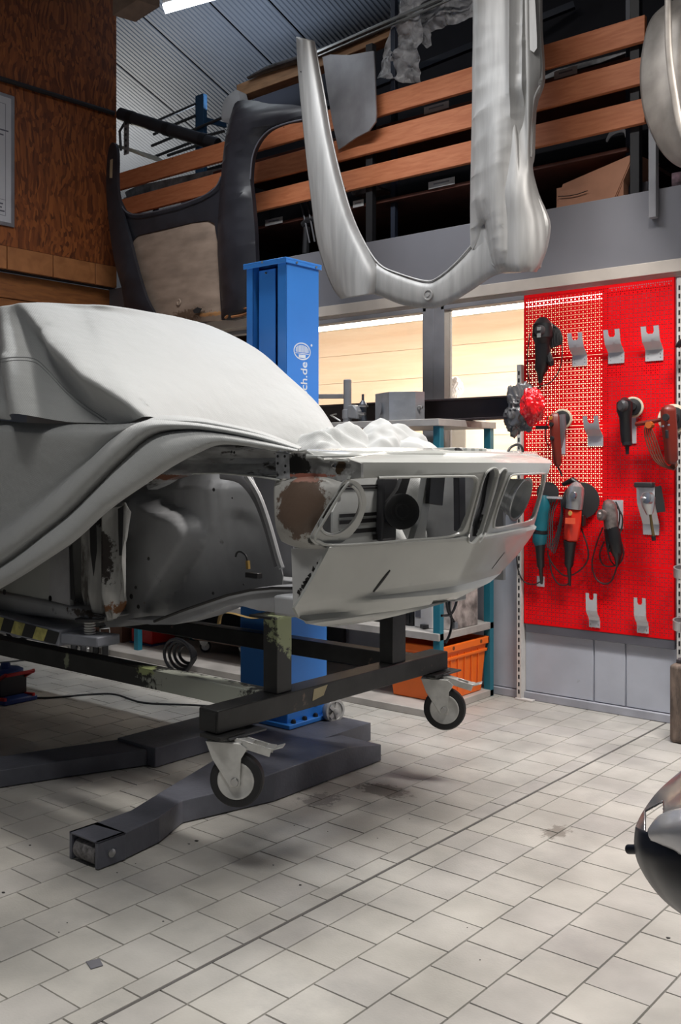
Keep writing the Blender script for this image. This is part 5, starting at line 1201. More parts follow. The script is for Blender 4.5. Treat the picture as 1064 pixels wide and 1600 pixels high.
# 11 bags on the beam end
def crumple(name, mat, cx, cy, cz, rx, ry, rz, seed, label, cat, amp=.35):
    bm = bmesh.new(); bmesh.ops.create_icosphere(bm, subdivisions=5, radius=1)
    for v in bm.verts:
        p = v.co.copy(); n1 = noise.noise(p * 1.6 + Vector((seed, 0, 0))); n2 = abs(noise.noise(p * 4 + Vector((0, seed, 0)))); k = 1 + amp * n1 - amp * .8 * n2 - amp * .28 * abs(noise.noise(p * 7 + Vector((0, 0, seed))))
        v.co = Vector((p.x * rx * k, p.y * ry * k, p.z * rz * k))
    me = bpy.data.meshes.new(name); bm.to_mesh(me); bm.free(); me.shade_smooth(); me.set_sharp_from_angle(angle=math.radians(50)); me.materials.append(mat)
    o = bpy.data.objects.new(name, me); COL.objects.link(o); o.location = (cx, cy, cz); return tag(o, label, cat)
m_gbag = M('grey_plastic_film', (.13, .13, .135), .28, var=.2, coat=.4); m_rbag = M('red_plastic_film', (.75, .01, .015), .22, coat=.6)
c = AY(812, 640, 5.30); crumple('grey_plastic_bag', m_gbag, c.x, c.y, c.z, .115, .08, .155, 3, 'crumpled dark grey plastic bag pulled over the beam end', 'plastic bag', .45)
c = AY(832, 634, 5.18); crumple('red_plastic_bag', m_rbag, c.x, c.y, c.z, .080, .06, .105, 8, 'shiny red plastic bag hanging at the end of the dark beam', 'plastic bag', .3)
c = AY(709, 607, 7.0); crumple('white_bundle', M('white_film', (.75, .74, .78), .4), c.x, 6.2, AY(709, 607, 6.2).z, .07, .07, .09, 5, 'white bundle standing behind the window pane next to the mullion', 'bundle', .25).location.x = AY(709, 607, 6.2).x

bx = AY(709, 607, 6.2); zb_ = bx.z - .088
MB().box((bx.x - .18, 6.08, 0), (bx.x + .18, 6.36, zb_)).build('room_cabinet', m_white, loc=(bx.x, 6.2, 0), bevel=.01); tag(bpy.data.objects['room_cabinet'], 'cream cabinet behind the window carrying the white bundle', 'cabinet')
# ================================================================== LOFT RAIL AND WHAT IS ABOVE
m_rail = wood('rail_plank', (.50, .155, .062), (.60, .215, .095), (2, 3, 16), .6)
rg = thing('loft_railing', 'reddish timber plank railing along the edge of the loft', 'railing', (-4.8, 5.68, 3.13))
XE = -2.34
def plank(z0, z1, x0=-7.34, x1=XE):
    MB().box((x0, YW + .0, z0), (x1, YW + .035, z1)).build('plank', m_rail, rg, bevel=.003, bseg=1)
for (z0, z1) in ((4.03, 4.185), (3.78, 3.938), (3.543, 3.69)): plank(z0, z1)
m_railp = M('rail_post', (.012, .012, .015), .6)
for x in (-4.45, -2.42): MB().box((x - .03, YW + .04, 3.13), (x + .03, YW + .09, 4.6)).build('post', m_railp, rg, bevel=.003)
up = thing('grey_rail_bracket', 'short grey steel bracket bolted upright on the loft edge at right', 'bracket', (-2.29, 5.64, 2.95))
a = AY(1014, 150, 5.62); b = AY(1029, 340, 5.62)
MB().box((a.x, 5.61, 2.955), (AY(1026, 300, 5.62).x, 5.655, 3.85)).build('post', M('bracket_grey', (.30, .30, .32), .45), up, bevel=.004)
# dark rack behind the railing
m_rackd = M('dark_steel_blue', (.018, .025, .045), .5)
m_rackb = M('rack_board', (.14, .05, .035), .6, var=.15)
dr = thing('loft_rack', 'dark blue storage rack behind the loft railing with reddish boards', 'rack', (-4.5, 6.4, 3.13))
for px in (616, 984):
    x = AY(px, 300, 5.85).x; MB().box((x - .02, 5.83, 3.13), (x + .02, 5.87, 5.6)).build('upright', m_rackd, dr, bevel=.003)
x = AY(250 - 10, 300, 5.85).x
for px in (250,): 
    x = AY(px, 300, 5.9).x; MB().box((x - .02, 5.83, 3.13), (x + .02, 5.87, 4.0)).build('upright', m_rackd, dr, bevel=.003)
for (zb_, xr) in ((3.45, AY(980, 200, 5.8).x), (4.0, AY(1000, 100, 5.8).x)):
    MB().box((-6.2, 5.79, zb_ - .012), (xr, 6.9, zb_ + .012)).build('board', m_rackb, dr, bevel=.002)
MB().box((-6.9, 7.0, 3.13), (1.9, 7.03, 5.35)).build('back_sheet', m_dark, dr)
MB().bar((-6.2, 5.9, 4.25), (-3.4, 6.9, 5.0), .05, .05).build('brace', m_rackd, dr)
m_lab = M('paper_label', (.50, .50, .50), .5); 
for i, (px, py, w) in enumerate([(682, 167, .21), (690, 285, .22), (428, 345, .19), (560, 317, .1), (884, 112, .16)]):
    c = AY(px, py, 5.775); o = MB().box((c.x - w / 2, 5.772, c.z - .03), (c.x + w / 2, 5.776, c.z + .02)).build('shelf_label', m_lab, dr)
    MB().box((c.x - w * .3, 5.771, c.z - .006), (c.x + w * .3, 5.772, c.z + .004)).build('printed_line', M('label_ink', (.2, .2, .22), .6) if i == 0 else bpy.data.materials['label_ink'], o)
# parts stored on the boards
m_junk = M('stored_grey', (.22, .22, .23), .45, .5, var=.3, scale=12)
def junk(name, pts, Y, th, label, cat, mat=None):
    o = pxplate(pts, [], Y, th, .2).build(name, mat or m_junk, loc=tuple(AY(*pts[0], Y)), bevel=.004); return tag(o, label, cat)
junk('folded_sheet', [(845, 121), (870, 108), (930, 92), (985, 78), (1002, 70), (1002, 74), (940, 98), (890, 112), (847, 126)], 5.95, .2, 'flat pale panels lying between the two upper rail planks at right', 'panel')
junk('metal_trim_part', [(548, 300), (560, 292), (590, 290), (597, 296), (580, 300), (550, 305)], 5.95, .15, 'pale metal part on the lower loft board behind the silver frame', 'metal part')
junk('stored_part', [(195, 300), (215, 290), (300, 272), (345, 262), (345, 270), (280, 290), (215, 305), (198, 310)], 5.95, .2, 'grey flat parts seen between the planks at the left end of the railing', 'metal part')
junk('small_bracket', [(193, 309), (212, 303), (212, 318), (193, 324)], 5.9, .05, 'small square metal bracket behind the left end of the railing', 'bracket')
cbx = thing('cardboard_carton', 'opened brown cardboard carton standing on the loft edge at right', 'carton', tuple(AY(920, 310, 5.76)[:2]) + (3.13,))
x0 = AY(868, 310, 5.74).x; x1 = AY(958, 310, 5.74).x; m_card = M('cardboard', (.42, .20, .12), .75, var=.08)
MB().prism([(x0, 5.74, 3.131), (x1, 5.74, 3.131), (x1 + .12, 5.76, 3.40), (x0 + .04, 5.76, 3.30)], (0, .01, 0)).build('front_panel', m_card, cbx)
MB().prism([(x1, 5.745, 3.131), (x1 + .12, 5.765, 3.40), (x1 + .16, 6.05, 3.40), (x1 + .06, 6.05, 3.131)], (.008, 0, 0)).build('side_panel', m_card, cbx)
MB().box((x0, 5.755, 3.131), (x1 + .06, 6.05, 3.28)).build('body', m_card, cbx)
tr_ = [AY(872, 307, 5.735), AY(890, 306, 5.735), AY(904, 303, 5.735), AY(918, 298, 5.735)]
MB().tube([tuple(p) for p in tr_], .003, 5).build('torn_line', m_seal, cbx)
tag(MB().box((AY(987, 300, 5.8).x, 5.80, 3.131), (AY(1012, 300, 5.8).x, 6.0, 3.23)).build('grey_box', M('grey_box_m', (.20, .18, .20), .6, var=.2), loc=(AY(1000, 300, 5.8).x, 5.85, 3.131), bevel=.004), 'small grey box on the loft edge left of the steel bracket', 'box')
tag(MB().box((AY(1049, 290, 5.8).x, 5.80, 3.131), (AY(1090, 290, 5.8).x, 6.0, 3.25)).build('pink_box', M('pale_box', (.35, .22, .26), .6, var=.4, scale=20), loc=(AY(1060, 300, 5.8).x, 5.85, 3.131), bevel=.004), 'pale pinkish box at the right edge of the loft', 'box')
cb_ = MB(); 
for k in range(4): cb_.tube([tuple(AY(x, y, 5.9)) for x, y in spline([(948, 222 - k), (955, 212 - k * 2), (968, 206 - k * 2), (976, 207 - k), (978, 214)], 4, False)], .006, 6)
tag(cb_.build('cable_bundle', M('light_cable', (.25, .25, .27), .4), loc=tuple(AY(965, 214, 5.9))), 'small bundle of grey cable on the lower loft board', 'cable')
sr = MB()
for (x, y, x2, y2) in [(470, 312, 484, 380), (479, 310, 492, 378)]: sr.tube([AY(x, y, 5.78), AY(x2, y2, 5.78)], .01, 6)
sr.tube([AY(474, 352, 5.80), AY(482, 345, 5.80), AY(494, 343, 5.80)], [.03, .035, .03], 8); sr.tube([AY(480, 355, 5.80), AY(478, 396, 5.80)], .03, 8)
tag(sr.build('exhaust_tubes', M('sooty_steel', (.06, .06, .065), .4, .6), loc=(AY(480, 396, 5.8).x, 5.8, 3.13)), 'dark upright steel tubes between the black frame and the silver frame', 'tubes')
# blue post, wire shelf, air duct at the left
lr = thing('wire_shelf', 'blue post with thin wire racks in front of the lit roof', 'shelf', tuple(AY(312, 280, 6.4)[:2]) + (3.13,))
m_bp = M('blue_post', (.04, .12, .24), .45)
a = AY(305, 150, 6.4); b = AY(317, 150, 6.4); MB().box((a.x, 6.4, 3.13), (b.x + .005, 6.45, a.z)).build('post', m_bp, lr, bevel=.003)
MB().bar(AY(316, 186, 6.42), AY(352, 196, 6.8), .03, .045).build('arm', m_bp, lr)
m_wire = M('dull_wire', (.10, .10, .105), .4, .5)
for (p, q) in [((243, 190), (305, 163)), ((262, 199), (305, 181)), ((290, 208), (352, 182)), ((237, 228), (275, 212)), ((236, 247), (300, 222)), ((262, 243), (312, 226)), ((318, 213), (350, 205)), ((240, 210), (248, 206))]:
    MB().tube([AY(*p, 6.38), AY(*q, 6.38)], .014, 6).build('wire', m_wire, lr)
dt = thing('air_duct', 'black round duct running from the chipboard wall into the loft', 'duct', tuple(AY(200, 185, 5.8)))
MB().tube([AY(188, 178, 5.72), AY(205, 184, 5.75), AY(340, 226, 6.0)], .058, 14).build('duct_pipe', M('black_duct', (.025, .025, .03), .45), dt)
for (x, y, Y) in [(205, 184, 5.75), (262, 202, 5.86), (318, 219, 5.96)]:
    p = AY(x, y, Y); MB().lathe(p, AY(340, 226, 6.0) - AY(205, 184, 5.75), [(-.03, .062), (.03, .062)], 16).build('collar', m_black, dt)
hg = thing('slotted_hanger', 'pale slotted metal hanger under the duct beside the chipboard wall', 'hanger', tuple(AY(198, 240, 5.75)))
a = AY(194, 190, 5.75); b = AY(201, 240, 5.75); MB().box((a.x, 5.745, b.z), (b.x, 5.755, a.z)).build('strip', M('pale_zinc', (.42, .42, .42), .4, .5), hg)
for k in range(6):
    z = b.z + (a.z - b.z) * (k + .5) / 6; MB().box(((a.x + b.x) / 2 - .008, 5.743, z - .012), ((a.x + b.x) / 2 + .008, 5.745, z + .012)).build('slot', m_pit, hg)
MB().tube([AY(189, 235, 5.76), AY(187, 205, 5.76), AY(195, 192, 5.76)], .012, 8).build('conduit', m_wire, hg)
tag(MB().prism([AY(184, 231, 5.8), AY(206, 238, 5.8), AY(232, 248, 5.8), AY(226, 244, 5.8), AY(206, 232, 5.8), AY(184, 226, 5.8)], (0, .3, 0)).build('pale_board', M('pale_board', (.55, .52, .42), .6), loc=tuple(AY(200, 236, 5.8))), 'pale board end in the loft beside the chipboard wall', 'board')
tag(MB().box((-7.25, 6.62, 3.135), (-6.6, 6.9, AY(200, 235, 5.78).z - .0)).build('dark_block', m_dark, loc=(AY(220, 250, 5.8).x, 5.9, 3.13)), 'black block in the loft behind the left end of the railing', 'cabinet')  # plain black box filling a dark area behind the railing
# timber, grey roll, alu profile and plastic film on top
YT = 5.95
tb = pxplate([(369, 133), (470, 92), (560, 56), (640, 20), (642, 42), (566, 76), (480, 113), (371, 152)], [], YT, .12, .5).build('timber_beam', M('pale_timber', (.42, .24, .13), .6, var=.15, stretch=(1, 6, 6)), loc=tuple(AY(369, 140, YT)), bevel=.006); tag(tb, 'pale timber beam rising to the right above the railing', 'beam')
gr = MB().tube([tuple(AY(x, y, YT - .03)) for x, y in [(388, 122), (420, 108), (470, 92), (530, 72), (590, 46), (640, 22), (700, -10)]], [.02, .045, .05, .05, .045, .045, .04], 12, flat=.5)
tag(gr.build('grey_roll', M('grey_foil', (.12, .12, .125), .35, .3, var=.3, scale=12), loc=tuple(AY(390, 120, YT))), 'dull grey rolled sheet lying on the pale timber beam', 'roll')
al = MB(); al.bar(AY(496, 82, 5.80), AY(720, -16, 5.80), .025, .02); al.bar(AY(498, 88, 5.80), AY(720, -8, 5.80), .02, .012)
tag(al.build('aluminium_rail', M('bright_alu', (.45, .46, .45), .3, .8), loc=tuple(AY(500, 82, 5.8)), bevel=.002), 'long bright aluminium rail leaning above the silver frame', 'rail')
wb = pxplate(spline([(349, 160), (356, 150), (372, 142), (375, 190), (356, 192), (346, 185)], 4), [], 5.85, .1, .06, puff=(.06, .08)).build('pale_sheet', M('dull_white', (.42, .43, .45), .5), loc=tuple(AY(355, 190, 5.85))); tag(wb, 'pale rounded panel behind the top of the black frame', 'panel')
# plastic film: thin crumpled sheet
m_film = bpy.data.materials.new('plastic_film'); m_film.use_nodes = True; nt = m_film.node_tree
tb_ = nt.nodes.new('ShaderNodeBsdfTransparent'); mxs = nt.nodes.new('ShaderNodeMixShader'); pb_ = nt.nodes['Principled BSDF']; pb_.inputs['Base Color'].default_value = (.52, .52, .54, 1); pb_.inputs['Roughness'].default_value = .3
nn = nt.nodes.new('ShaderNodeTexNoise'); nn.inputs['Scale'].default_value = 9; nn.inputs['Detail'].default_value = 6; nn.inputs['Distortion'].default_value = 1.5; mr = nt.nodes.new('ShaderNodeMapRange'); mr.inputs['From Min'].default_value = .35; mr.inputs['From Max'].default_value = .7; mr.inputs['To Min'].default_value = .35; mr.inputs['To Max'].default_value = .95
gg = nt.nodes.new('ShaderNodeNewGeometry'); nt.links.new(gg.outputs['Position'], nn.inputs[0]); nt.links.new(nn.outputs['Fac'], mr.inputs[0]); nt.links.new(mr.outputs[0], mxs.inputs[0]); nt.links.new(tb_.outputs[0], mxs.inputs[1]); nt.links.new(pb_.outputs[0], mxs.inputs[2]); nt.links.new(mxs.outputs[0], nt.nodes['Material Output'].inputs[0])
film = thing('plastic_film', 'torn translucent plastic film hanging from the roof over the railing', 'plastic film', tuple(AY(620, 120, 5.9)))
def fnet(rows, n, m): 
    mb = MB(); net(mb, rows, n, m, lambda p, u, v: p + Vector((0, -1, 0)) * (noise.noise(p * 6) * .10 + abs(noise.noise(p * 13)) * .05)); return mb
fnet([[AY(x, -20, 5.9) for x in (630, 645, 660, 672)], [AY(x, 30, 5.86) for x in (622, 638, 650, 660)], [AY(x, 70, 5.86) for x in (602, 622, 640, 654)], [AY(590, 118, 5.86), AY(606, 120, 5.8), AY(625, 110, 5.86), AY(653, 105, 5.86)], [AY(590, 121, 5.86), AY(610, 118, 5.8), AY(630, 131, 5.86), AY(653, 126, 5.86)]], 40, 50).build('film', m_film, film)
fnet([[AY(x, y, 6.0) for x, y in [(640, -20), (670, -25), (710, -30), (760, -40)]], [AY(x, y, 5.96) for x, y in [(645, 15), (675, 8), (710, -5), (760, -10)]], [AY(x, y, 5.96) for x, y in [(650, 45), (672, 44), (712, 34), (760, 18)]], [AY(x, y, 5.96) for x, y in [(655, 58), (674, 50), (712, 40), (760, 24)]]], 50, 30).build('film', m_film, film)
fnet([[AY(x, 40, 5.94) for x in (652, 662, 672)], [AY(x, y, 5.94) for x, y in [(655, 62), (664, 66), (672, 60)]], [AY(x, y, 5.94) for x, y in [(664, 72), (668, 76), (672, 70)]]], 16, 16).build('film', m_film, film)
# lamp under the roof and glulam end
lt = thing('roof_lamp', 'lit fluorescent lamp under the roof at the top left', 'lamp', tuple(AD(275, 0, 7.6)))
p, q = AD(255, 6, 7.6), AD(255, 6, 7.6) + Vector((1.5, -.15, .32))
MB().bar(AD(256, 6, 7.6), AD(256, 6, 7.6) + Vector((CT, ST, .28)).normalized() * 1.4, .14, .05).build('lamp_body', m_lampbody, lt, bevel=.006)
MB().bar(AD(256, 6, 7.6) + Vector((0, 0, -.04)), AD(256, 6, 7.6) + Vector((CT, ST, .28)).normalized() * 1.4 + Vector((0, 0, -.04)), .10, .03).build('diffuser', M('cool_tube', (1, 1, 1), .5, emit=((.85, .93, 1), 8)), lt)
tag(MB().prism([AD(176, 24, 8.2), AD(214, 0, 8.2), AD(214, -30, 8.2), AD(176, -30, 8.2)], (.05, .2, 0)).build('glulam_beam', M('glulam', (.20, .13, .09), .6, var=.2), loc=tuple(AD(190, 0, 8.2))), 'end of a brown laminated timber beam at the top left under the roof', 'beam')

# ================================================================== HANGING BODY PANELS
m_blackp = M('black_primer', (.020, .020, .026), .38, var=.15, scale=6, col2=(.30, .30, .33), c2scale=26, c2lo=.76, c2hi=.78)
m_tan = M('bare_tan_panel', (.36, .27, .21), .55, .2, var=.15, scale=4, stretch=(1, 1, 3), stain_shade=[((-6.0, 5.3, 2.72), (.5, .3, .10), (.14, .09, .06), .5), ((-5.75, 5.3, 2.70), (.3, .3, .04), (.5, .25, .10), .5)])
m_alu2 = M('brushed_body_aluminium', (.41, .405, .395), .5, .3, var=.10, scale=4, stretch=(6, 6, .5))
YH = 5.32
bf = thing('black_door_frame', 'black primed rear body frame with a tan inner panel hanging on the loft edge', 'body panel', tuple(AY(300, 495, YH)))
left_rail = spline([(167, 250), (172, 226), (179, 224), (183, 240), (183, 290), (190, 330), (202, 372), (214, 420), (228, 465), (240, 495), (200, 490), (190, 450), (178, 405), (170, 350), (166, 300)], 3)
pxplate(left_rail, [], YH - .02, .03, .05, puff=(.05, .06)).build('left_rail', m_blackp, bf)
pillar = [(371, 158), (397, 157), (420, 162), (472, 166), (472, 186), (446, 192), (420, 203), (403, 222), (394, 246), (391, 280), (394, 310), (398, 360), (400, 420), (398, 470), (392, 490), (350, 500), (346, 470), (340, 400), (341, 340), (345, 280), (352, 215), (362, 175)]
pxplate(spline(pillar, 3), [], YH, .04, .045, puff=(.075, .09)).build('centre_pillar', m_blackp, bf)
crossm = [(180, 285), (186, 312), (194, 328), (206, 334), (232, 332), (280, 320), (320, 304), (338, 290), (344, 276), (352, 290), (352, 372), (340, 352), (325, 344), (300, 348), (250, 360), (215, 368), (207, 376), (205, 390), (212, 430), (228, 470), (238, 495), (226, 495), (205, 440), (190, 380), (180, 330)]
pxplate(crossm, [], YH + .03, .03, .05, puff=(.015, .02)).build('cross_member', m_blackp, bf)
pxplate([(335, 350), (342, 340), (352, 370), (356, 500), (346, 500), (343, 450), (340, 380)], [], YH + .02, .03, .05).build('inner_edge', m_blackp, bf)
pxplate(spline([(207, 378), (214, 368), (250, 360), (300, 348), (324, 344), (337, 352), (340, 380), (343, 440), (349, 488), (345, 500), (300, 502), (250, 498), (238, 488), (222, 440), (208, 400)], 3), [], YH + .045, .02, .05, puff=(.02, .05)).build('tan_panel', m_tan, bf)
MB().lathe(AY(279, 472, YH + .02), (0, -1, 0), [(0, .028), (.004, .026), (.004, .014), (.001, .012), (.001, .004), (.006, .003)], 20).build('round_boss', m_tan, bf)
MB().prism([AY(x, y, YH - .0) for x, y in [(301, 485), (308, 480), (314, 482), (310, 489), (303, 489)]], (0, .01, 0)).build('torn_hole', m_pit, bf)
sc = MB(); rr = random.Random(5)
for (x, y) in [(175, 370), (366, 310), (368, 312), (363, 330), (386, 300), (387, 320), (280, 324), (362, 345), (366, 262), (390, 262)]: sc.lathe(AY(x, y, YH - .09), (0, -1, 0), [(0, .007), (.001, .006)], 7)
MB().tube([tuple(AY(x, y, YH - .01)) for x, y in spline([(472, 187), (446, 193), (420, 204), (403, 223), (394, 247), (391, 280)], 4, False)], .006, 6).build('opening_flange', M('worn_edge', (.10, .10, .12), .4), bf)
MB().tube([tuple(AY(x, y, YH)) for x, y in spline([(183, 300), (186, 313), (195, 329), (207, 335), (232, 333), (280, 321), (320, 305), (338, 291), (345, 276)], 4, False)], .006, 6).build('opening_flange', bpy.data.materials['worn_edge'], bf)
pxplate([(172, 250), (176, 248), (175, 278), (171, 278)], [], YH - .075, .002, .1).build('tape_mark', M('tan_tape', (.35, .26, .16), .7), bf)
# rusty bracket under the pillar
rb_ = MB().tube([tuple(AY(x, y, YH - .02)) for x, y in spline([(352, 497), (365, 486), (384, 482), (392, 486), (380, 492), (362, 495)], 4, False)], .010, 6)
tag(rb_.build('rusty_bracket', M('orange_rust', (.34, .14, .05), .7, var=.3), loc=tuple(AY(370, 490, YH))), 'rusty orange bracket under the black frame left of the blue column', 'bracket')

sf = thing('silver_front_frame', 'large bare aluminium body front with two fender legs hanging on the loft edge', 'body panel', tuple(AY(690, 480, 5.25)))
YS = 5.25
def ribbon(name, stations, amp, par, Y, n=14, m=60, pw=.6):
    rows = []
    for (l, r) in stations:
        row = []
        for k in range(7):
            t = k / 6; row.append(AY(l[0] + (r[0] - l[0]) * t, l[1] + (r[1] - l[1]) * t, Y - amp * math.sin(PI * t) ** pw if 0 < t < 1 else Y))
        rows.append(row)
    net(MB(), rows, n * 2, m).build(name, m_alu2, par, smooth=180, solid=.004)
ribbon('left_fender_leg', [((463, 57), (491, 64)), ((465, 100), (496, 92)), ((470, 160), (506, 150)), ((478, 240), (519, 220)), ((486, 310), (538, 298)), ((494, 370), (556, 350)), ((506, 415), (578, 395)), ((520, 450), (591, 425)), ((533, 467), (586, 459))], .075, sf, YS)
ribbon('lower_yoke', [((548, 345), (560, 440)), ((574, 396), (582, 458)), ((592, 412), (602, 466)), ((622, 427), (632, 477)), ((664, 440), (672, 482)), ((684, 434), (702, 474)), ((712, 411), (735, 455)), ((736, 384), (770, 432)), ((752, 350), (795, 425))], .03, sf, YS + .015, 8, 50, .5)
RL = [(-60, [740, 750, 765, 780, 793, 797, 812, 820, 830, 838], 0), (60, [739, 750, 765, 780, 795, 799, 815, 822, 832, 843], 0), (110, [738, 750, 765, 781, 797, 802, 817, 823, 834, 845], 0), (150, [738, 750, 765, 782, 799, 805, 818, 824, 832, 839], 0),
      (200, [737, 750, 766, 785, 803, 810, 820, 825, 829, 832], .3), (250, [736, 750, 767, 787, 805, 812, 820, 825, 828, 831], .6), (300, [735, 748, 758, 778, 800, 815, 825, 830, 834, 839], 1), (345, [735, 750, 760, 783, 805, 820, 832, 840, 847, 854], 1), (385, [738, 755, 764, 785, 805, 822, 834, 842, 849, 853], 1), (412, [764, 768, 773, 788, 806, 820, 830, 837, 842, 845], .9), (425, [783, 785, 790, 800, 810, 818, 824, 830, 835, 838], .6)]
DA = [0, .035, .055, .06, .06, .025, .03, .058, .035, 0]; DB = [0, .005, .012, .09, .125, .115, .09, .06, .035, 0]
net(MB(), [[AY(x, y, YS - .005 - (DA[k] * (1 - f) + DB[k] * f)) for k, x in enumerate(xs)] for y, xs, f in RL], 60, 80).build('right_fender_leg', m_alu2, sf, smooth=180, solid=.004)
MB().lathe(AY(669, 461, YS - .022), (0, -1, 0), [(0, .036), (.008, .034), (.008, .028), (.003, .027), (.003, .013), (.008, .012)], 28).build('badge_seat', m_alu2, sf)
rf_ = [(740, -40), (760, -40), (800, -40), (838, -40), (842, 40), (846, 110), (844, 134), (834, 168), (832, 240), (829, 262), (838, 300), (851, 330), (857, 352), (852, 385), (843, 410), (838, 419), (800, 427), (782, 425), (768, 400), (757, 350), (748, 372), (735, 385), (736, 280), (738, 150), (739, 50)]
def bendr(u, v):
    xc = AY(795, 100, YS).x; k = (u - xc) / .25; s = max(0, min(1, (v - 3.3) / .6))
    return .045 * math.exp(-((k + .05) / .35) ** 2) * (1 - s) + .03 * math.exp(-((k - .25) / .06) ** 2) * s + .02 * math.exp(-((k - .55) / .05) ** 2) * s - .03 * max(0, k - .3) * s
pxplate(spline(rf_, 3), [], YS - .01, .03, .022, puff=(.085, .12), bend=bendr).build('right_fender_leg', m_alu2, sf)
pxplate([(823, -40), (834, -40), (839, 60), (839, 75), (834, 82), (828, 78), (825, 40)], [], YS - .055, .006, .05, puff=(.004, .01)).build('raised_strip', m_alu2, sf)
for (x, y) in [(779, 32), (780, 51), (470, 112)]: MB().lathe(AY(x, y, YS - .066 if x > 500 else YS - .05), (0, -1, 0), [(-.01, .005), (.002, .005)], 8).build('bolt_hole', m_pit, sf)
MB().tube([tuple(AY(x, y, YS + .0)) for x, y in spline([(491, 66), (496, 92), (507, 150), (518, 215), (531, 270), (548, 330), (567, 374), (592, 412), (622, 427), (664, 439), (684, 434), (712, 411), (736, 384)], 4, False)], .006, 6).build('folded_edge', m_alu2, sf)
MB().tube([tuple(AY(x, y, YS - .03)) for x, y in spline([(844, 134), (836, 150), (832, 170), (830, 200), (830, 245)], 4, False)], .006, 6).build('torn_flange', m_alu2, sf)
# grey flap behind the left leg
fp = pxplate([(497, 86), (510, 82), (545, 85), (588, 82), (590, 110), (593, 180), (592, 192), (580, 206), (556, 215), (535, 226), (524, 232), (514, 190), (505, 140)], [], 5.61, .012, .05, bend=lambda u, v: .05 * math.sin((u + 4.5) * 4)).build('sheet_flap', M('grey_sheet', (.34, .34, .36), .4, .4, var=.1, col2=(.08, .08, .08), c2scale=14, c2lo=.72, c2hi=.76), loc=tuple(AY(545, 150, 5.61)))
tag(fp, 'rectangular pale grey sheet metal flap behind the left silver leg', 'sheet metal')
# round silver hood at the right edge
rh = thing('round_silver_panel', 'rounded bare metal body panel with a raised centre rib at the top right edge', 'body panel', tuple(AY(1064, 290, 5.3)))
m_alu3 = M('patinated_metal', (.34, .31, .28), .42, .5, var=.18, scale=6, col2=(.30, .16, .15), c2scale=4, c2lo=.62, c2hi=.7)
HR = [(-40, 1085), (-8, 1064), (10, 1036), (30, 1017), (60, 1007), (110, 1000), (160, 1003), (200, 1014), (236, 1033), (258, 1056), (268, 1085)]
net(MB(), [[AY(x0 + (1200 - x0) * k / 8, y + (6 * k if y < 100 else -2 * k), 5.32 - .16 * math.sin(PI / 2 * min(1, k / 5)) ** .7 * (.4 if i_ in (0, 10) else 1)) for k in range(9)] for i_, (y, x0) in enumerate(HR)], 40, 50).build('shell', m_alu3, rh, smooth=180, solid=.004)
MB().tube([tuple(AY(x, y, 5.16)) for x, y in spline([(1044, -20), (1044, 40), (1046, 90), (1054, 150), (1064, 200), (1085, 250)], 5, False)], .02, 10, flat=.4, up=(0, -1, 0)).build('centre_rib', m_alu3, rh)

# ================================================================== CLOTH ON THE BONNET, CAR AT THE RIGHT
bc = thing('crumpled_blanket', 'crumpled pale grey blanket heaped on the open bonnet beside the covered cabin', 'blanket', tuple(AX(590, 700, -2.6)))
def heap(name, pts, X, amp, seed):
    top = pts; rows = []
    for k, (dx, f) in enumerate([(-.24, 0.0), (-.20, .75), (-.12, 1.0), (-.04, .95), (.04, .6), (.07, .25), (.08, 0)]):
        r = []
        for (x, y) in top:
            pt = AX(x, y, X); r.append(Vector((X + dx, pt.y, 1.565 + (pt.z - 1.565) * f)))
        rows.append(r)
    mb = MB(); net(mb, rows, 70, 40, lambda p, u, v: p + Vector((0.5, 0, 1)) * (noise.noise(Vector((p.x * 7, p.y * 5, p.z * 9)) + Vector((seed, 0, 0))) * amp * 1.6 - abs(noise.noise(Vector((p.x * 5, p.y * 9 + p.z * 8, 0)) + Vector((0, seed, 0)))) * amp * 1.6 - abs(noise.noise(p * 14)) * amp * .8) * math.sin(PI * min(1, max(0, v))) )
    return mb.build(name, m_cloth, bc, smooth=180)
heap('blanket_fold', [(498, 702), (512, 680), (530, 664), (560, 659), (585, 666), (600, 680), (612, 702)], -2.98, .035, 1)
heap('blanket_fold', [(560, 702), (580, 684), (600, 667), (618, 661), (640, 668), (655, 676), (664, 690), (668, 703)], -2.90, .035, 4)
heap('blanket_fold', [(628, 703), (636, 686), (650, 678), (664, 681), (672, 690), (674, 703)], -2.80, .02, 9)
# cloth hanging inside the engine bay
hb_ = thing('hanging_cloth', 'pale cloth hanging inside the empty nose behind the near grille opening', 'cloth', tuple(AX(690, 840, -2.75)))
mb = MB(); X_ = -2.62
net(mb, [[AX(x, 735, X_) for x in (600, 640, 680, 720, 750)], [AX(x, 770, X_ + .04) for x in (596, 640, 676, 716, 745)], [AX(x, 810, X_) for x in (594, 636, 672, 700, 722)], [AX(x, 850, X_) for x in (592, 632, 668, 690, 705)]], 60, 40, lambda p, u, v: p + Vector((1, 0, 0)) * (math.sin(p.y * 38 + p.z * 14) * .035 + noise.noise(p * 8) * .05))
mb.build('drape', m_cloth, hb_, smooth=180, solid=.003)

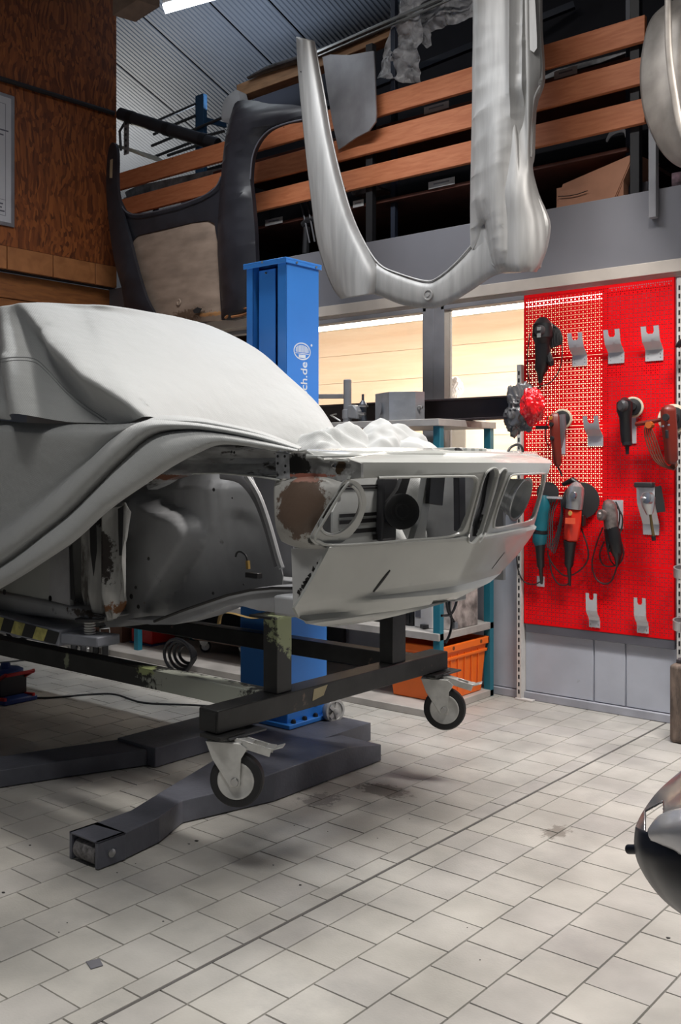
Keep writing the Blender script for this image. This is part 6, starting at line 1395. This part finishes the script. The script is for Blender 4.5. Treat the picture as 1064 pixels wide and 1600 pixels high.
rc_ = thing('black_car_nose', 'glossy dark car fender with a bare metal headlamp opening at the right edge', 'car', tuple(AD(1064, 1430, 2.1)))
m_gloss = M('dark_gloss_body', (.005, .007, .014), .38, 0, var=.05); m_gloss.node_tree.nodes['Principled BSDF'].inputs['Specular IOR Level'].default_value = .22; m_barem = M('bare_metal_fender', (.42, .41, .42), .22, .85, var=.12, scale=6, col2=(.35, .18, .14), c2scale=4, c2lo=.6, c2hi=.7)
DC = 2.15
def pr(x, y, d): return AD(x, y, d)
body_rows = [
 [pr(1066, 1204, 2.35), pr(1090, 1190, 2.3), pr(1150, 1180, 2.3), pr(1250, 1175, 2.35)],
 [pr(1030, 1236, 2.25), pr(1060, 1235, 2.18), pr(1120, 1225, 2.12), pr(1250, 1215, 2.15)],
 [pr(1006, 1268, 2.20), pr(1030, 1270, 2.10), pr(1100, 1265, 2.0), pr(1250, 1260, 2.0)],
 [pr(994, 1292, 2.17), pr(1012, 1300, 2.07), pr(1080, 1310, 1.95), pr(1250, 1310, 1.92)],
 [pr(992, 1320, 2.16), pr(1008, 1335, 2.06), pr(1070, 1350, 1.95), pr(1250, 1360, 1.90)],
 [pr(998, 1348, 2.16), pr(1015, 1362, 2.08), pr(1070, 1385, 1.98), pr(1250, 1410, 1.93)],
 [pr(1016, 1380, 2.18), pr(1032, 1392, 2.12), pr(1080, 1415, 2.04), pr(1250, 1460, 2.0)],
 [pr(1040, 1408, 2.22), pr(1055, 1416, 2.18), pr(1095, 1440, 2.12), pr(1250, 1500, 2.1)],
 [pr(1066, 1428, 2.28), pr(1080, 1436, 2.26), pr(1110, 1455, 2.24), pr(1250, 1530, 2.2)]]
top = net(MB(), body_rows[:4], 90, 70); low = net(MB(), body_rows[3:], 20, 24)
# lamp opening: leave out the faces inside a window in the metal part
def cut(mb, inside):
    mb.f = [f for f in mb.f if not inside(sum((Vector(mb.v[i]) for i in f), Vector()) / len(f))]; return mb
def pxof(p):
    q = p - CAMP; d = -q.x * ST + q.y * CT; a = q.x * CT + q.y * ST; return CX + F * a / d, HY - F * q.z / d
def inside(p):
    x, y = pxof(p); return 1008 < x < 1037 and 1252 + (1037 - x) * .55 < y < 1300 - (x - 1010) * .3
cut(top, inside); top.build('upper_fender', m_barem, rc_, solid=.004, smooth=60); cut(low, inside); low.build('lower_fender', m_gloss, rc_, solid=.004, smooth=60)
hl = [[pr(1013, 1296, 2.055), pr(1030, 1275, 2.04), pr(1060, 1264, 2.0), pr(1100, 1258, 1.96)], [pr(1015, 1308, 2.045), pr(1034, 1296, 1.99), pr(1064, 1290, 1.95), pr(1100, 1288, 1.92)], [pr(1024, 1322, 2.04), pr(1040, 1318, 1.98), pr(1066, 1318, 1.94), pr(1100, 1318, 1.90)], [pr(1040, 1330, 2.03), pr(1052, 1333, 1.985), pr(1070, 1336, 1.94), pr(1100, 1340, 1.905)]]
net(MB(), hl, 20, 16).build('headlamp_cover', M('polished_cover', (.55, .55, .58), .25, .6, var=.05), rc_, solid=.003, smooth=180)
MB().tube([AD(982, 1327, 2.2), AD(1000, 1327, 2.17), AD(1010, 1327, 2.15)], .0105, 14).build('bumper_stub', m_gloss, rc_)
